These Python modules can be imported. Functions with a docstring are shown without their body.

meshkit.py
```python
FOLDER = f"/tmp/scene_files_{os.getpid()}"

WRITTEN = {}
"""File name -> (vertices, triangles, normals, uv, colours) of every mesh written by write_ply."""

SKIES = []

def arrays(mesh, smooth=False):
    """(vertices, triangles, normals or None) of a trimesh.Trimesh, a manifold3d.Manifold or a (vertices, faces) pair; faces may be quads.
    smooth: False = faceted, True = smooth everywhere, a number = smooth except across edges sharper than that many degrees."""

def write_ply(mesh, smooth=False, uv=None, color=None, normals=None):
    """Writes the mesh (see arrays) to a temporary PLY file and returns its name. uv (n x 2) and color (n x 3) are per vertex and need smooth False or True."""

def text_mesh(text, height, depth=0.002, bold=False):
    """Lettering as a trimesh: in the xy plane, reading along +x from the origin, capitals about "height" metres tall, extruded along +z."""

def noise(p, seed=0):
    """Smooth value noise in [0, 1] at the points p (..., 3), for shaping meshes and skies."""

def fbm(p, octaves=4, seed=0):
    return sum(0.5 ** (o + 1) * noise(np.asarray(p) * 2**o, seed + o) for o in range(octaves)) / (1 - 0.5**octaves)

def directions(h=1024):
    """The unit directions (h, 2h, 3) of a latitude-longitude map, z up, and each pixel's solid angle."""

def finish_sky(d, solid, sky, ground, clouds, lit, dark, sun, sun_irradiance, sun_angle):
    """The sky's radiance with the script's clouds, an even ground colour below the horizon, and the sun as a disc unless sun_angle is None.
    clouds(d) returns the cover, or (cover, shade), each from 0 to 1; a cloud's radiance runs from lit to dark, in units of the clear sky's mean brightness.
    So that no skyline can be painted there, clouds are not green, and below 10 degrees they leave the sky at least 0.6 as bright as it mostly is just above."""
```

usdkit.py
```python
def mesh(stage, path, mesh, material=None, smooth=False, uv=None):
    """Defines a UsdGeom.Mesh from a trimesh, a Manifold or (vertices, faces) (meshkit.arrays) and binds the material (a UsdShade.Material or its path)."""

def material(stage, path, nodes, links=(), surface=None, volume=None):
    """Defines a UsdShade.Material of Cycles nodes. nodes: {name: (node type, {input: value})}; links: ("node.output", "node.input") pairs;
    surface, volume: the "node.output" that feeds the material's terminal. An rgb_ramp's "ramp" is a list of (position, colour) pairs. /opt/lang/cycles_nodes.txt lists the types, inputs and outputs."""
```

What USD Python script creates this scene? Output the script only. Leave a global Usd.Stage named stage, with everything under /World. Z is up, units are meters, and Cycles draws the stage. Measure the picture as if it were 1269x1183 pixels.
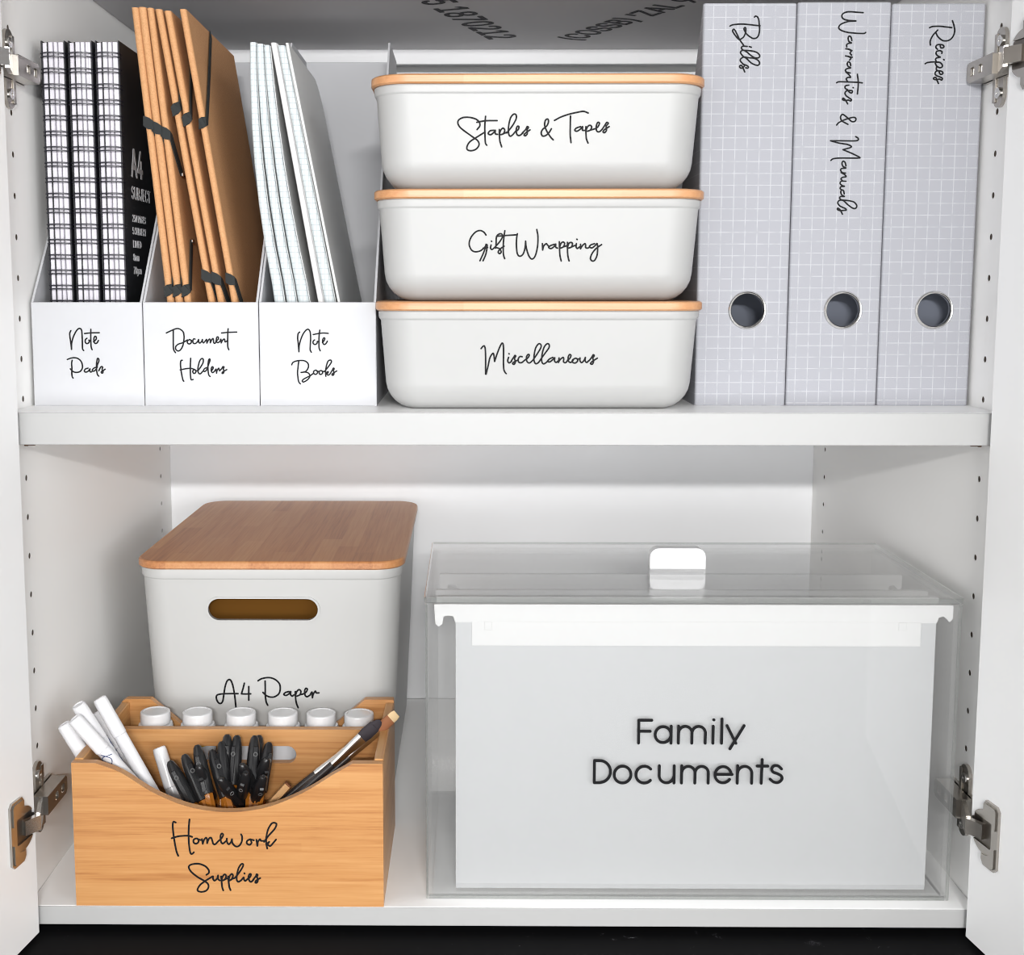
import math, random
import numpy as np
import trimesh, manifold3d
from shapely import LineString, Polygon, Point, union_all
from shapely import box as sbox
import usdkit, meshkit
from pxr import Usd, UsdGeom, UsdLux, UsdShade, Gf, Sdf

stage = Usd.Stage.CreateInMemory()
UsdGeom.SetStageUpAxis(stage, UsdGeom.Tokens.z)
UsdGeom.SetStageMetersPerUnit(stage, 1.0)
UsdGeom.Xform.Define(stage, '/World')
UsdGeom.Scope.Define(stage, '/World/Looks')
random.seed(4)
rng = np.random.default_rng(4)

# ------------------------------------------------------------------ camera, sky, lights, exposure
cam = UsdGeom.Camera.Define(stage, '/World/camera')
FL = 50.0
HA = FL * 1269 / 1500.0
cam.CreateFocalLengthAttr(FL)
cam.CreateHorizontalApertureAttr(HA)
cam.CreateVerticalApertureAttr(HA * 1183 / 1269)
cam.CreateHorizontalApertureOffsetAttr(HA * 63.9 / 1269)
cam.CreateVerticalApertureOffsetAttr(-HA * 63.2 / 1269)
cam.CreateClippingRangeAttr(Gf.Vec2f(0.02, 50))
cam.CreateExposureAttr(0.07)
M = Gf.Matrix4d(1)
M.SetRotate(Gf.Rotation(Gf.Vec3d(1, 0, 0), 90 - 6.502) * Gf.Rotation(Gf.Vec3d(0, 0, 1), -0.4617 + 0.92334))
M.SetTranslateOnly(Gf.Vec3d(-0.0251, -0.9258, 0.6178))
cam.AddTransformOp().Set(M)

dome = UsdLux.DomeLight.Define(stage, '/World/sky_dome')            # faint light of the rest of the room
dome.CreateIntensityAttr(0.07)
dome.CreateColorAttr(Gf.Vec3f(0.985, 0.99, 1.0))


def area_light(name, width, height, intensity, at, tilt=0.0, turn=0.0, color=(0.985, 0.992, 1.0)):
    """A rectangular light that faces the cabinet (+y), turned about z and tilted down, in degrees."""
    q = UsdLux.RectLight.Define(stage, '/World/' + name)
    q.CreateWidthAttr(width)
    q.CreateHeightAttr(height)
    q.CreateIntensityAttr(intensity)
    q.CreateColorAttr(Gf.Vec3f(*color))
    m_ = Gf.Matrix4d(1)
    m_.SetRotate(Gf.Rotation(Gf.Vec3d(1, 0, 0), 90 - tilt) * Gf.Rotation(Gf.Vec3d(0, 0, 1), turn))
    m_.SetTranslateOnly(Gf.Vec3d(*at))
    q.AddTransformOp().Set(m_)


area_light('camera_lamp', 0.30, 0.03, 840.0, (0.05, -1.75, 0.895), tilt=11, color=(1.0, 0.99, 0.975))
area_light('front_fill_light', 2.2, 1.1, 1.1, (0.0, -2.4, 0.70))  # added frontal fill, stands for no known window
area_light('low_fill_light', 2.0, 0.5, 5.5, (0.0, -2.0, 0.36))  # unseen low fill added to brighten the lower compartment
area_light('left_fill_light', 1.2, 1.2, 3.3, (-1.3, -1.7, 0.70), turn=-38)  # added side fill that lightens the right cabinet wall
area_light('right_fill_light', 1.2, 1.2, 5.0, (1.3, -1.7, 0.70), turn=38)  # added side fill that lightens the left cabinet wall


# ------------------------------------------------------------------ materials
def mat(name, nodes, links=(), surface='p.BSDF'):
    return usdkit.material(stage, '/World/Looks/' + name, nodes, links, surface=surface)


def plain(name, color, rough=0.5, **kw):
    return mat(name, {'p': ('principled_bsdf', {'base_color': color, 'roughness': rough, **kw})})


def srgb(r, g, b):
    return tuple(((c / 255 + 0.055) / 1.055) ** 2.4 if c > 10 else c / 255 / 12.92 for c in (r, g, b))


W_DIM_EDGE = plain('dimmed_white_edge', (0.375, 0.375, 0.372), 0.4)  # white darkened to offset the bright light on the front edges
W_MEL = plain('white_melamine', (0.92, 0.92, 0.915), 0.38)
W_SIDE = plain('white_melamine_side', (0.92, 0.912, 0.895), 0.45)
W_BACK = plain('white_backboard', (0.88, 0.885, 0.9), 0.5)
W_DOOR = plain('white_door', (0.78, 0.78, 0.78), 0.4)
G_TOP = plain('grey_raw_board', (0.6, 0.59, 0.6), 0.7)
DARKHOLE = plain('hole_shade_chipboard', (0.05, 0.035, 0.025), 0.9)  # brown chipboard, darkened for the shade inside the holes
W_CARD = plain('white_card', (0.475, 0.48, 0.50), 0.55)
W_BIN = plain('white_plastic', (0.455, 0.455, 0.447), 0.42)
W_BINUP = plain('dimmed_white_plastic', (0.372, 0.372, 0.368), 0.45)  # copy of the white plastic, darkened because the upper bins are lit brighter
W_BIN2 = plain('white_plastic_bottle', (0.6, 0.6, 0.61), 0.25, coat_weight=0.4)
W_PLAS = plain('white_rail_plastic', (0.5, 0.5, 0.5), 0.35)
W_PAPER = plain('white_folder_paper', (0.365, 0.37, 0.378), 0.6)
INK = plain('black_vinyl', (0.006, 0.006, 0.007), 0.6, specular_ior_level=0.15)
PRINT = plain('grey_print', (0.035, 0.035, 0.04), 0.8)
BLACKCARD = plain('black_cover', (0.014, 0.015, 0.018), 0.45)
DIVIDER = plain('grey_divider', (0.30, 0.29, 0.33), 0.7)
BLACKWIRE = plain('black_wire', (0.012, 0.011, 0.02), 0.35)
COVERPRINT = plain('silver_cover_print', (0.55, 0.55, 0.57), 0.5)
ELASTIC = plain('black_elastic', (0.012, 0.014, 0.014), 0.8)
CHROME = plain('bright_steel', (0.78, 0.77, 0.75), 0.18, metallic=1.0)
NICKEL = plain('hinge_nickel', (0.50, 0.47, 0.43), 0.26, metallic=1.0)
NICKELD = plain('hinge_well_shade', (0.20, 0.18, 0.16), 0.35, metallic=1.0)  # nickel darkened to show the shade in the cup well
BROWNPIN = plain('bronze_pin', (0.16, 0.09, 0.05), 0.4, metallic=0.6)
FILEPAPER = plain('blue_grey_paper', (0.12, 0.132, 0.165), 0.8)
PENCAP = plain('black_pen_plastic', (0.011, 0.011, 0.012), 0.28, coat_weight=0.3)
AMBER = plain('amber_barrel', (0.5, 0.17, 0.02), 0.2, coat_weight=0.5, transmission_weight=0.25)
MARKER = plain('white_marker_plastic', (0.72, 0.72, 0.74), 0.3)
MARKINK = plain('navy_marker_print', (0.03, 0.05, 0.14), 0.5)
BR_BLACK = plain('black_bristle', (0.02, 0.015, 0.02), 0.8)
BR_TAN = plain('tan_bristle', (0.55, 0.40, 0.22), 0.8)
BR_BROWN = plain('brown_bristle', (0.22, 0.08, 0.03), 0.8)
HANDLE = plain('brush_handle_black', (0.03, 0.025, 0.025), 0.25)
PINKL = plain('pink_label', srgb(220, 60, 90), 0.5)
OLIVEL = plain('yellow_label', srgb(165, 135, 20), 0.5)
WOODSTICK = plain('pale_wood', srgb(215, 165, 110), 0.6)
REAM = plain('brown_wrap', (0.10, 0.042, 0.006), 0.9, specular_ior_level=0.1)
WALLP = plain('wall_paint', (0.7, 0.7, 0.69), 0.8)
KNOBW = plain('white_acrylic', (0.75, 0.75, 0.76), 0.15)


def noisy(name, base, dark, scale, stretch=(1, 1, 1), rough=0.6, lo=0.35, hi=0.65, detail=3, **kw):
    return mat(name, {'g': ('geometry', {}), 'm': ('mapping', {'scale': stretch}), 'n': ('noise_texture', {'scale': scale, 'detail': detail, 'roughness': 0.6}),
                      'r': ('rgb_ramp', {'ramp': [(lo, dark), (hi, base)]}), 'p': ('principled_bsdf', {'roughness': rough, **kw})},
               [('g.position', 'm.vector'), ('m.vector', 'n.vector'), ('n.fac', 'r.fac'), ('r.color', 'p.base_color')])


KRAFT = noisy('kraft_card', srgb(194, 146, 102), srgb(180, 131, 87), 900, rough=0.75)
STONE = mat('black_stone', {'g': ('geometry', {}), 'n': ('noise_texture', {'scale': 55, 'detail': 6, 'roughness': 0.7, 'distortion': 1.0}),
                            'r': ('rgb_ramp', {'ramp': [(0.0, (0.004, 0.004, 0.0045)), (0.66, (0.005, 0.005, 0.0055)), (0.70, (0.05, 0.05, 0.055)), (0.76, (0.25, 0.25, 0.26))]}),
                            'p': ('principled_bsdf', {'roughness': 0.55, 'specular_ior_level': 0.05})},
            [('g.position', 'n.vector'), ('n.fac', 'r.fac'), ('r.color', 'p.base_color')])


def bamboo(name, grain, strip, width, light, mid, dark, rough=0.42, length=0.11, blend=0.34):
    """Laminated bamboo: strips of WIDTH across the axis STRIP, cut to LENGTH along the axis GRAIN, fine fibres along GRAIN."""
    st = [170.0, 170.0, 170.0]
    st[grain] = 5.0
    ax = 'xyz'
    nodes = {'g': ('geometry', {}), 's': ('separate_xyz', {}), 'm': ('mapping', {'scale': tuple(st)}),
             'fib': ('noise_texture', {'scale': 2.2, 'detail': 4, 'roughness': 0.65, 'distortion': 0.3}),
             'd': ('math', {'math_type': 'divide', 'value2': width}), 'fl': ('math', {'math_type': 'floor'}),
             'w1': ('white_noise_texture', {'dimensions': '1D'}),
             'd2': ('math', {'math_type': 'divide', 'value2': length}), 'ad': ('math', {'math_type': 'multiply_add', 'value2': 7.3}), 'fl2': ('math', {'math_type': 'floor'}),
             'cx': ('combine_xyz', {}), 'w2': ('white_noise_texture', {'dimensions': '3D'}),
             'a': ('math', {'math_type': 'multiply', 'value2': blend}), 'b': ('math', {'math_type': 'multiply_add', 'value2': 1.0 - blend}),
             'r': ('rgb_ramp', {'ramp': [(0.18, dark), (0.45, mid), (0.78, light)]}),
             'p': ('principled_bsdf', {'roughness': rough, 'coat_weight': 0.15, 'coat_roughness': 0.3})}
    links = [('g.position', 's.vector'), ('g.position', 'm.vector'), ('m.vector', 'fib.vector'),
             ('s.' + ax[strip], 'd.value1'), ('d.value', 'fl.value1'), ('fl.value', 'w1.w'),
             ('s.' + ax[grain], 'd2.value1'), ('w1.value', 'ad.value1'), ('d2.value', 'ad.value3'), ('ad.value', 'fl2.value1'),
             ('fl.value', 'cx.x'), ('fl2.value', 'cx.y'), ('cx.vector', 'w2.vector'),
             ('w2.value', 'a.value1'), ('fib.fac', 'b.value1'), ('a.value', 'b.value3'), ('b.value', 'r.fac'), ('r.color', 'p.base_color')]
    return mat(name, nodes, links)


BAMBOO_X = bamboo('bamboo_caddy_front', 0, 2, 0.0065, srgb(192, 144, 92), srgb(178, 126, 74), srgb(146, 90, 46), length=1.7, blend=0.16)
BAMBOO_Y = bamboo('bamboo_caddy_side', 1, 2, 0.0065, srgb(194, 150, 98), srgb(182, 132, 80), srgb(154, 98, 54), length=1.7, blend=0.16)
BAMBOO_LIDY = bamboo('bamboo_lid_lengthwise', 1, 0, 0.019, srgb(198, 146, 98), srgb(182, 124, 78), srgb(148, 92, 54), length=0.16, blend=0.24)
BAMBOO_LIDX = bamboo('bamboo_lid_crosswise', 0, 1, 0.02, srgb(196, 148, 106), srgb(186, 134, 90), srgb(170, 112, 68), length=0.12, blend=0.2)

# squared cloth of the file boxes: white double-weight grid on pale grey lilac
GRID = mat('grid_cloth', {
    'g': ('texture_coordinate', {}), 's': ('separate_xyz', {}),
    'dx': ('math', {'math_type': 'divide', 'value2': 0.0097}), 'fx': ('math', {'math_type': 'fraction'}), 'lx': ('math', {'math_type': 'less_than', 'value2': 0.07}),
    'dz': ('math', {'math_type': 'divide', 'value2': 0.0093}), 'fz': ('math', {'math_type': 'fraction'}), 'lz': ('math', {'math_type': 'less_than', 'value2': 0.07}),
    'mx': ('math', {'math_type': 'maximum'}), 'ln': ('noise_texture', {'scale': 130, 'detail': 3, 'roughness': 0.7}), 'lr': ('rgb_ramp', {'ramp': [(0.36, (0.15, 0.15, 0.15)), (0.56, (1, 1, 1))]}), 'lm': ('math', {'math_type': 'multiply'}),
    'n': ('noise_texture', {'scale': 1500, 'detail': 2}), 'r': ('rgb_ramp', {'ramp': [(0.3, srgb(147, 148, 154)), (0.7, srgb(157, 158, 164))]}),
    'mc': ('mix', {'color2': srgb(174, 175, 180)}), 'p': ('principled_bsdf', {'roughness': 0.7})},
    [('g.object', 's.vector'), ('s.x', 'dx.value1'), ('dx.value', 'fx.value1'), ('fx.value', 'lx.value1'), ('s.z', 'dz.value1'), ('dz.value', 'fz.value1'), ('fz.value', 'lz.value1'),
     ('lx.value', 'mx.value1'), ('lz.value', 'mx.value2'), ('g.object', 'n.vector'), ('n.fac', 'r.fac'), ('r.color', 'mc.color1'), ('g.object', 'ln.vector'), ('ln.fac', 'lr.fac'), ('mx.value', 'lm.value1'), ('lr.color', 'lm.value2'), ('lm.value', 'mc.fac'), ('mc.color', 'p.base_color')])

# edges of ruled pages: fine vertical lines
PAGES = mat('ruled_page_edges', {
    'g': ('geometry', {}), 'm': ('mapping', {'scale': (1400, 6, 6)}), 'n': ('noise_texture', {'scale': 1, 'detail': 3, 'roughness': 0.8}),
    'r': ('rgb_ramp', {'ramp': [(0.30, (0.36, 0.33, 0.40)), (0.43, (0.60, 0.575, 0.63)), (0.6, (0.67, 0.66, 0.70))]}), 'p': ('principled_bsdf', {'roughness': 0.8})},
    [('g.position', 'm.vector'), ('m.vector', 'n.vector'), ('n.fac', 'r.fac'), ('r.color', 'p.base_color')])
# small check pattern on the exercise books
CHECK = mat('checked_cover', {
    'g': ('geometry', {}), 's': ('separate_xyz', {}),
    'dx': ('math', {'math_type': 'divide', 'value2': 0.0030}), 'fx': ('math', {'math_type': 'fraction'}), 'lx': ('math', {'math_type': 'less_than', 'value2': 0.14}),
    'dz': ('math', {'math_type': 'divide', 'value2': 0.0044}), 'fz': ('math', {'math_type': 'fraction'}), 'lz': ('math', {'math_type': 'less_than', 'value2': 0.14}),
    'mx': ('math', {'math_type': 'maximum'}), 'mc': ('mix', {'color1': srgb(192, 199, 200), 'color2': srgb(166, 174, 178)}), 'p': ('principled_bsdf', {'roughness': 0.55})},
    [('g.position', 's.vector'), ('s.x', 'dx.value1'), ('dx.value', 'fx.value1'), ('fx.value', 'lx.value1'), ('s.z', 'dz.value1'), ('dz.value', 'fz.value1'), ('fz.value', 'lz.value1'),
     ('lx.value', 'mx.value1'), ('lz.value', 'mx.value2'), ('mx.value', 'mc.fac'), ('mc.color', 'p.base_color')])
BOOKGREY = plain('grey_book_cover', srgb(210, 211, 210), 0.4)
BOOKWHITE = plain('white_book_cover', srgb(206, 204, 204), 0.5)

# clear acrylic sheet: daylight passes, the surface mirrors by fresnel
def pane(name, tint, edge=0.9, fill_haze=0.045):  # diffuse white haze mixed in to brighten the dark inside of the box
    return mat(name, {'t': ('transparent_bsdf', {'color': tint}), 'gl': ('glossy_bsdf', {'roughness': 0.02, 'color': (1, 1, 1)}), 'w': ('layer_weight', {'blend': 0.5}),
                      'pw': ('math', {'math_type': 'power', 'value2': 5.0}), 'f': ('math', {'math_type': 'multiply_add', 'value2': edge, 'value3': 0.022}), 'x': ('mix_closure', {}), 'df': ('diffuse_bsdf', {'color': (0.9, 0.9, 0.9)}), 'hz': ('mix_closure', {'fac': fill_haze})},
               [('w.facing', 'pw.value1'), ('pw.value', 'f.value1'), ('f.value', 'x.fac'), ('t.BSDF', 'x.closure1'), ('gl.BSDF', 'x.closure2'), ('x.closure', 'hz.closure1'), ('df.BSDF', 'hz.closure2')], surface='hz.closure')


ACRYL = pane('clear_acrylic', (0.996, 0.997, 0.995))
ACEDGE = pane('acrylic_edge', (0.86, 0.87, 0.86), 3.0)


# ------------------------------------------------------------------ mesh helpers (world coordinates; thing() subtracts its base)
def loft(rings, caps=(True, True)):
    rings = [np.asarray(r, float) for r in rings]
    n = len(rings[0])
    v = np.vstack(rings)
    f = []
    for k in range(len(rings) - 1):
        a, b = k * n, (k + 1) * n
        for i in range(n):
            j = (i + 1) % n
            f += [(a + i, a + j, b + j), (a + i, b + j, b + i)]
    if caps[0]:
        v = np.vstack([v, rings[0].mean(0)])
        c = len(v) - 1
        f += [(c, (i + 1) % n, i) for i in range(n)]
    if caps[1]:
        v = np.vstack([v, rings[-1].mean(0)])
        c = len(v) - 1
        o = (len(rings) - 1) * n
        f += [(c, o + i, o + (i + 1) % n) for i in range(n)]
    return trimesh.Trimesh(v, np.array(f), process=False)


def rrect(cx, cy, hw, hd, r, z, n=7):
    r = max(min(r, hw - 1e-4, hd - 1e-4), 1e-4)
    out = []
    for sx, sy, a0 in ((1, 1, 0), (-1, 1, 90), (-1, -1, 180), (1, -1, 270)):
        for k in range(n + 1):
            a = math.radians(a0 + 90 * k / n)
            out.append((cx + sx * (hw - r) + r * math.cos(a), cy + sy * (hd - r) + r * math.sin(a), z))
    return np.array(out)


def cbox(x0, x1, y0, y1, z0, z1, b=0.0008):
    b = min(b, (x1 - x0) * .4, (y1 - y0) * .4, (z1 - z0) * .4)
    p = []
    for x, sx in ((x0, 1), (x1, -1)):
        for y, sy in ((y0, 1), (y1, -1)):
            for z, sz in ((z0, 1), (z1, -1)):
                p += [(x, y + sy * b, z + sz * b), (x + sx * b, y, z + sz * b), (x + sx * b, y + sy * b, z)]
    return trimesh.convex.convex_hull(np.array(p))


def hull(pts):
    return trimesh.convex.convex_hull(np.array(pts, float))


def lathe(profile, n=20, c=(0, 0)):
    return loft([[(c[0] + r * math.cos(2 * math.pi * k / n), c[1] + r * math.sin(2 * math.pi * k / n), z) for k in range(n)] for r, z in profile])


def extr(poly, a0, a1, plane):
    """Extrudes a shapely polygon between a0 and a1 along the axis that its PLANE ('xz', 'yz', 'xy') lacks."""
    geoms = [g for g in getattr(poly, 'geoms', [poly]) if g.area > 0]
    m = trimesh.util.concatenate([trimesh.creation.extrude_polygon(g, abs(a1 - a0), engine='earcut') for g in geoms])
    v = m.vertices.copy()
    lo = min(a0, a1)
    if plane == 'xz':
        m = trimesh.Trimesh(np.c_[v[:, 0], lo + v[:, 2], v[:, 1]], m.faces[:, ::-1], process=False)
    elif plane == 'yz':
        m = trimesh.Trimesh(np.c_[lo + v[:, 2], v[:, 0], v[:, 1]], m.faces, process=False)
    else:
        m = trimesh.Trimesh(np.c_[v[:, 0], v[:, 1], lo + v[:, 2]], m.faces, process=False)
    return m


def tube(path, r, n=8, closed=False):
    path = np.asarray(path, float)
    rr = np.broadcast_to(r, (len(path),))
    t = np.gradient(path, axis=0)
    t /= np.linalg.norm(t, axis=1, keepdims=True)
    u = np.cross(t[0], (0.31, 0.2, 0.93))
    rings = []
    for p, d, q in zip(path, t, rr):
        u = u - d * (u @ d)
        u /= np.linalg.norm(u)
        w = np.cross(d, u)
        rings.append([p + q * (math.cos(2 * math.pi * k / n) * u + math.sin(2 * math.pi * k / n) * w) for k in range(n)])
    return loft(rings)


def join(*ms):
    return trimesh.util.concatenate([m for m in ms])


def mani(m):
    m = trimesh.Trimesh(m.vertices, m.faces, process=True)
    m.fix_normals()
    return manifold3d.Manifold(manifold3d.Mesh(np.asarray(m.vertices, np.float32), np.asarray(m.faces, np.uint32)))


def back(m):
    q = m.to_mesh()
    return trimesh.Trimesh(np.array(q.vert_properties[:, :3], float), np.array(q.tri_verts), process=False)


def cut(a, *bs):
    m = mani(a)
    for b in bs:
        m = m - mani(b)
    return back(m)


def rod(c, r, a0, a1, axis, n=24):
    """A cylinder along an axis; c are its two other coordinates."""
    p = Point(c).buffer(r, quad_segs=n // 4)
    return extr(p, a0, a1, {'x': 'yz', 'y': 'xz', 'z': 'xy'}[axis])


def spline(pts, k=5):
    p = np.array(pts, float)
    if len(p) < 3:
        return p
    closed = np.allclose(p[0], p[-1])
    e0, e1 = (p[-2], p[1]) if closed else (2 * p[0] - p[1], 2 * p[-1] - p[-2])
    q = np.vstack([e0, p, e1])
    out = []
    for i in range(1, len(q) - 2):
        a, b, c, d = q[i - 1:i + 3]
        for t in np.linspace(0, 1, k, endpoint=False):
            out.append(0.5 * (2 * b + (c - a) * t + (2 * a - 5 * b + 4 * c - d) * t * t + (3 * b - a - 3 * c + d) * t ** 3))
    out.append(p[-1])
    return np.array(out)


# ------------------------------------------------------------------ scene helpers
used = {}


def numbered(path):
    k = used.get(path, -1) + 1
    used[path] = k
    return path if k == 0 else f'{path}_{k:03d}'


base_of = {}


def thing(name, label, cat, loc=(0, 0, 0), group=None):
    x = UsdGeom.Xform.Define(stage, numbered('/World/' + name))
    x.AddTranslateOp().Set(Gf.Vec3d(*map(float, loc)))
    p = x.GetPrim()
    base_of[str(p.GetPath())] = np.array(loc, float)
    tag(p, label, cat, group)
    return p


def tag(p, label=None, cat=None, group=None, kind=None):
    p = p.GetPrim() if hasattr(p, 'GetPrim') else p
    for k, t in (('label', label), ('category', cat), ('group', group), ('kind', kind)):
        if t:
            p.SetCustomDataByKey(k, t)
    return p


def part(parent, name, mesh, m, label=None, smooth=32, kind=None):
    """One Mesh under PARENT (or /World when None); the mesh is given in world coordinates."""
    up = str(parent.GetPath()) if parent is not None else '/World'
    b = base_of.get(up, np.zeros(3))
    path = numbered(up + '/' + name)
    if hasattr(mesh, 'vertices'):
        mesh = trimesh.Trimesh(np.asarray(mesh.vertices) - b, mesh.faces, process=False)
    q = usdkit.mesh(stage, path, mesh, m, smooth=smooth).GetPrim()
    base_of[path] = b
    return tag(q, label, None, None, kind)


def copy_of(src, matrix, label, group=None):
    """A thing that references SRC, placed by a 4 x 4 matrix (rows: x, y, z axes and origin)."""
    x = UsdGeom.Xform.Define(stage, numbered('/World/' + src.GetName()))
    p = x.GetPrim()
    p.GetReferences().AddInternalReference(src.GetPath())
    p.SetInstanceable(True)
    x.ClearXformOpOrder()
    x.AddTransformOp().Set(Gf.Matrix4d(*[list(map(float, r)) for r in matrix]))
    tag(p, label, src.GetCustomDataByKey('category'), group or src.GetCustomDataByKey('group'))
    return p


def aim(base, tip, spin=0.0):
    base, tip = np.array(base, float), np.array(tip, float)
    z = (tip - base) / np.linalg.norm(tip - base)
    x = np.cross((0, 1, 0), z)
    x /= np.linalg.norm(x)
    y = np.cross(z, x)
    c, s = math.cos(spin), math.sin(spin)
    x, y = c * x + s * y, c * y - s * x
    return [[*x, 0], [*y, 0], [*z, 0], [*base, 1]]


def place(prim, matrix):
    x = UsdGeom.Xformable(prim)
    x.ClearXformOpOrder()
    x.AddTransformOp(opSuffix='pose').Set(Gf.Matrix4d(*[list(map(float, r)) for r in matrix]))


# ------------------------------------------------------------------ lettering: pen strokes in sheet units, swept with a round nib
def lettering(parent, strokes, unit, ref, world, kx, kz, width, slope=0.0, zref=0.0, name='lettering', m=INK, label=None):
    """strokes in a drawing sheet whose unit is UNIT (origin ox, oy and scale); REF on the sheet falls on WORLD (x, y, z) of an upright face that leans by SLOPE."""
    ox, oy, sc = unit
    polys = []
    for s in strokes:
        p = spline(s)
        q = np.c_[world[0] + (ox + p[:, 0] / sc - ref[0]) * kx, world[2] - (oy + p[:, 1] / sc - ref[1]) * kz]
        polys.append((LineString(q) if len(q) > 1 else Point(q[0])).buffer(width / 2, quad_segs=4))
    shape = union_all(polys).simplify(0.00004)
    mesh = extr(shape, world[1] - 0.0003, world[1] + 0.0004, 'xz')
    v = mesh.vertices.copy()
    v[:, 1] += slope * (zref - v[:, 2])
    return part(parent, name, trimesh.Trimesh(v, mesh.faces, process=False), m, label, smooth=False)


def arc(cx, cy, r, a0, a1, n=20):
    return [(cx + r * math.cos(math.radians(a)), cy + r * math.sin(math.radians(a))) for a in np.linspace(a0, a1, n)]


S_NOTEPADS = [
    [(262,180),(248,210),(250,260),(258,330),(262,390)], [(262,390),(266,320),(285,255),(315,195),(345,160),(370,157),(383,180),(387,260),(385,350),(386,385),(398,402)],
    [(440,265),(422,280),(420,310),(435,325),(455,318),(465,300),(460,285),(470,292),(482,288)], [(487,165),(483,230),(482,300),(484,365),(493,393)], [(415,212),(500,204),(580,203)],
    [(512,305),(530,290),(545,270),(542,248),(528,245),(517,270),(518,305),(530,323),(550,318),(568,290)],
    [(265,512),(258,540),(258,600),(255,660),(258,695),(268,712)], [(210,503),(250,488),(290,483),(330,492),(365,525),(378,570),(372,610),(345,640),(305,648),(270,638),(240,608)],
    [(440,600),(410,610),(397,632),(412,645),(440,635),(462,608),(458,630),(470,645),(492,630)],
    [(545,590),(515,595),(490,615),(490,632),(510,632),(535,605),(548,560),(565,520),(562,495),(550,492),(540,530),(535,590),(537,640),(545,675),(558,690)],
    [(560,630),(575,600),(592,582),(605,590),(598,612),(608,635),(602,655),(588,652),(590,638),(612,625),(632,612)]]
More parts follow.
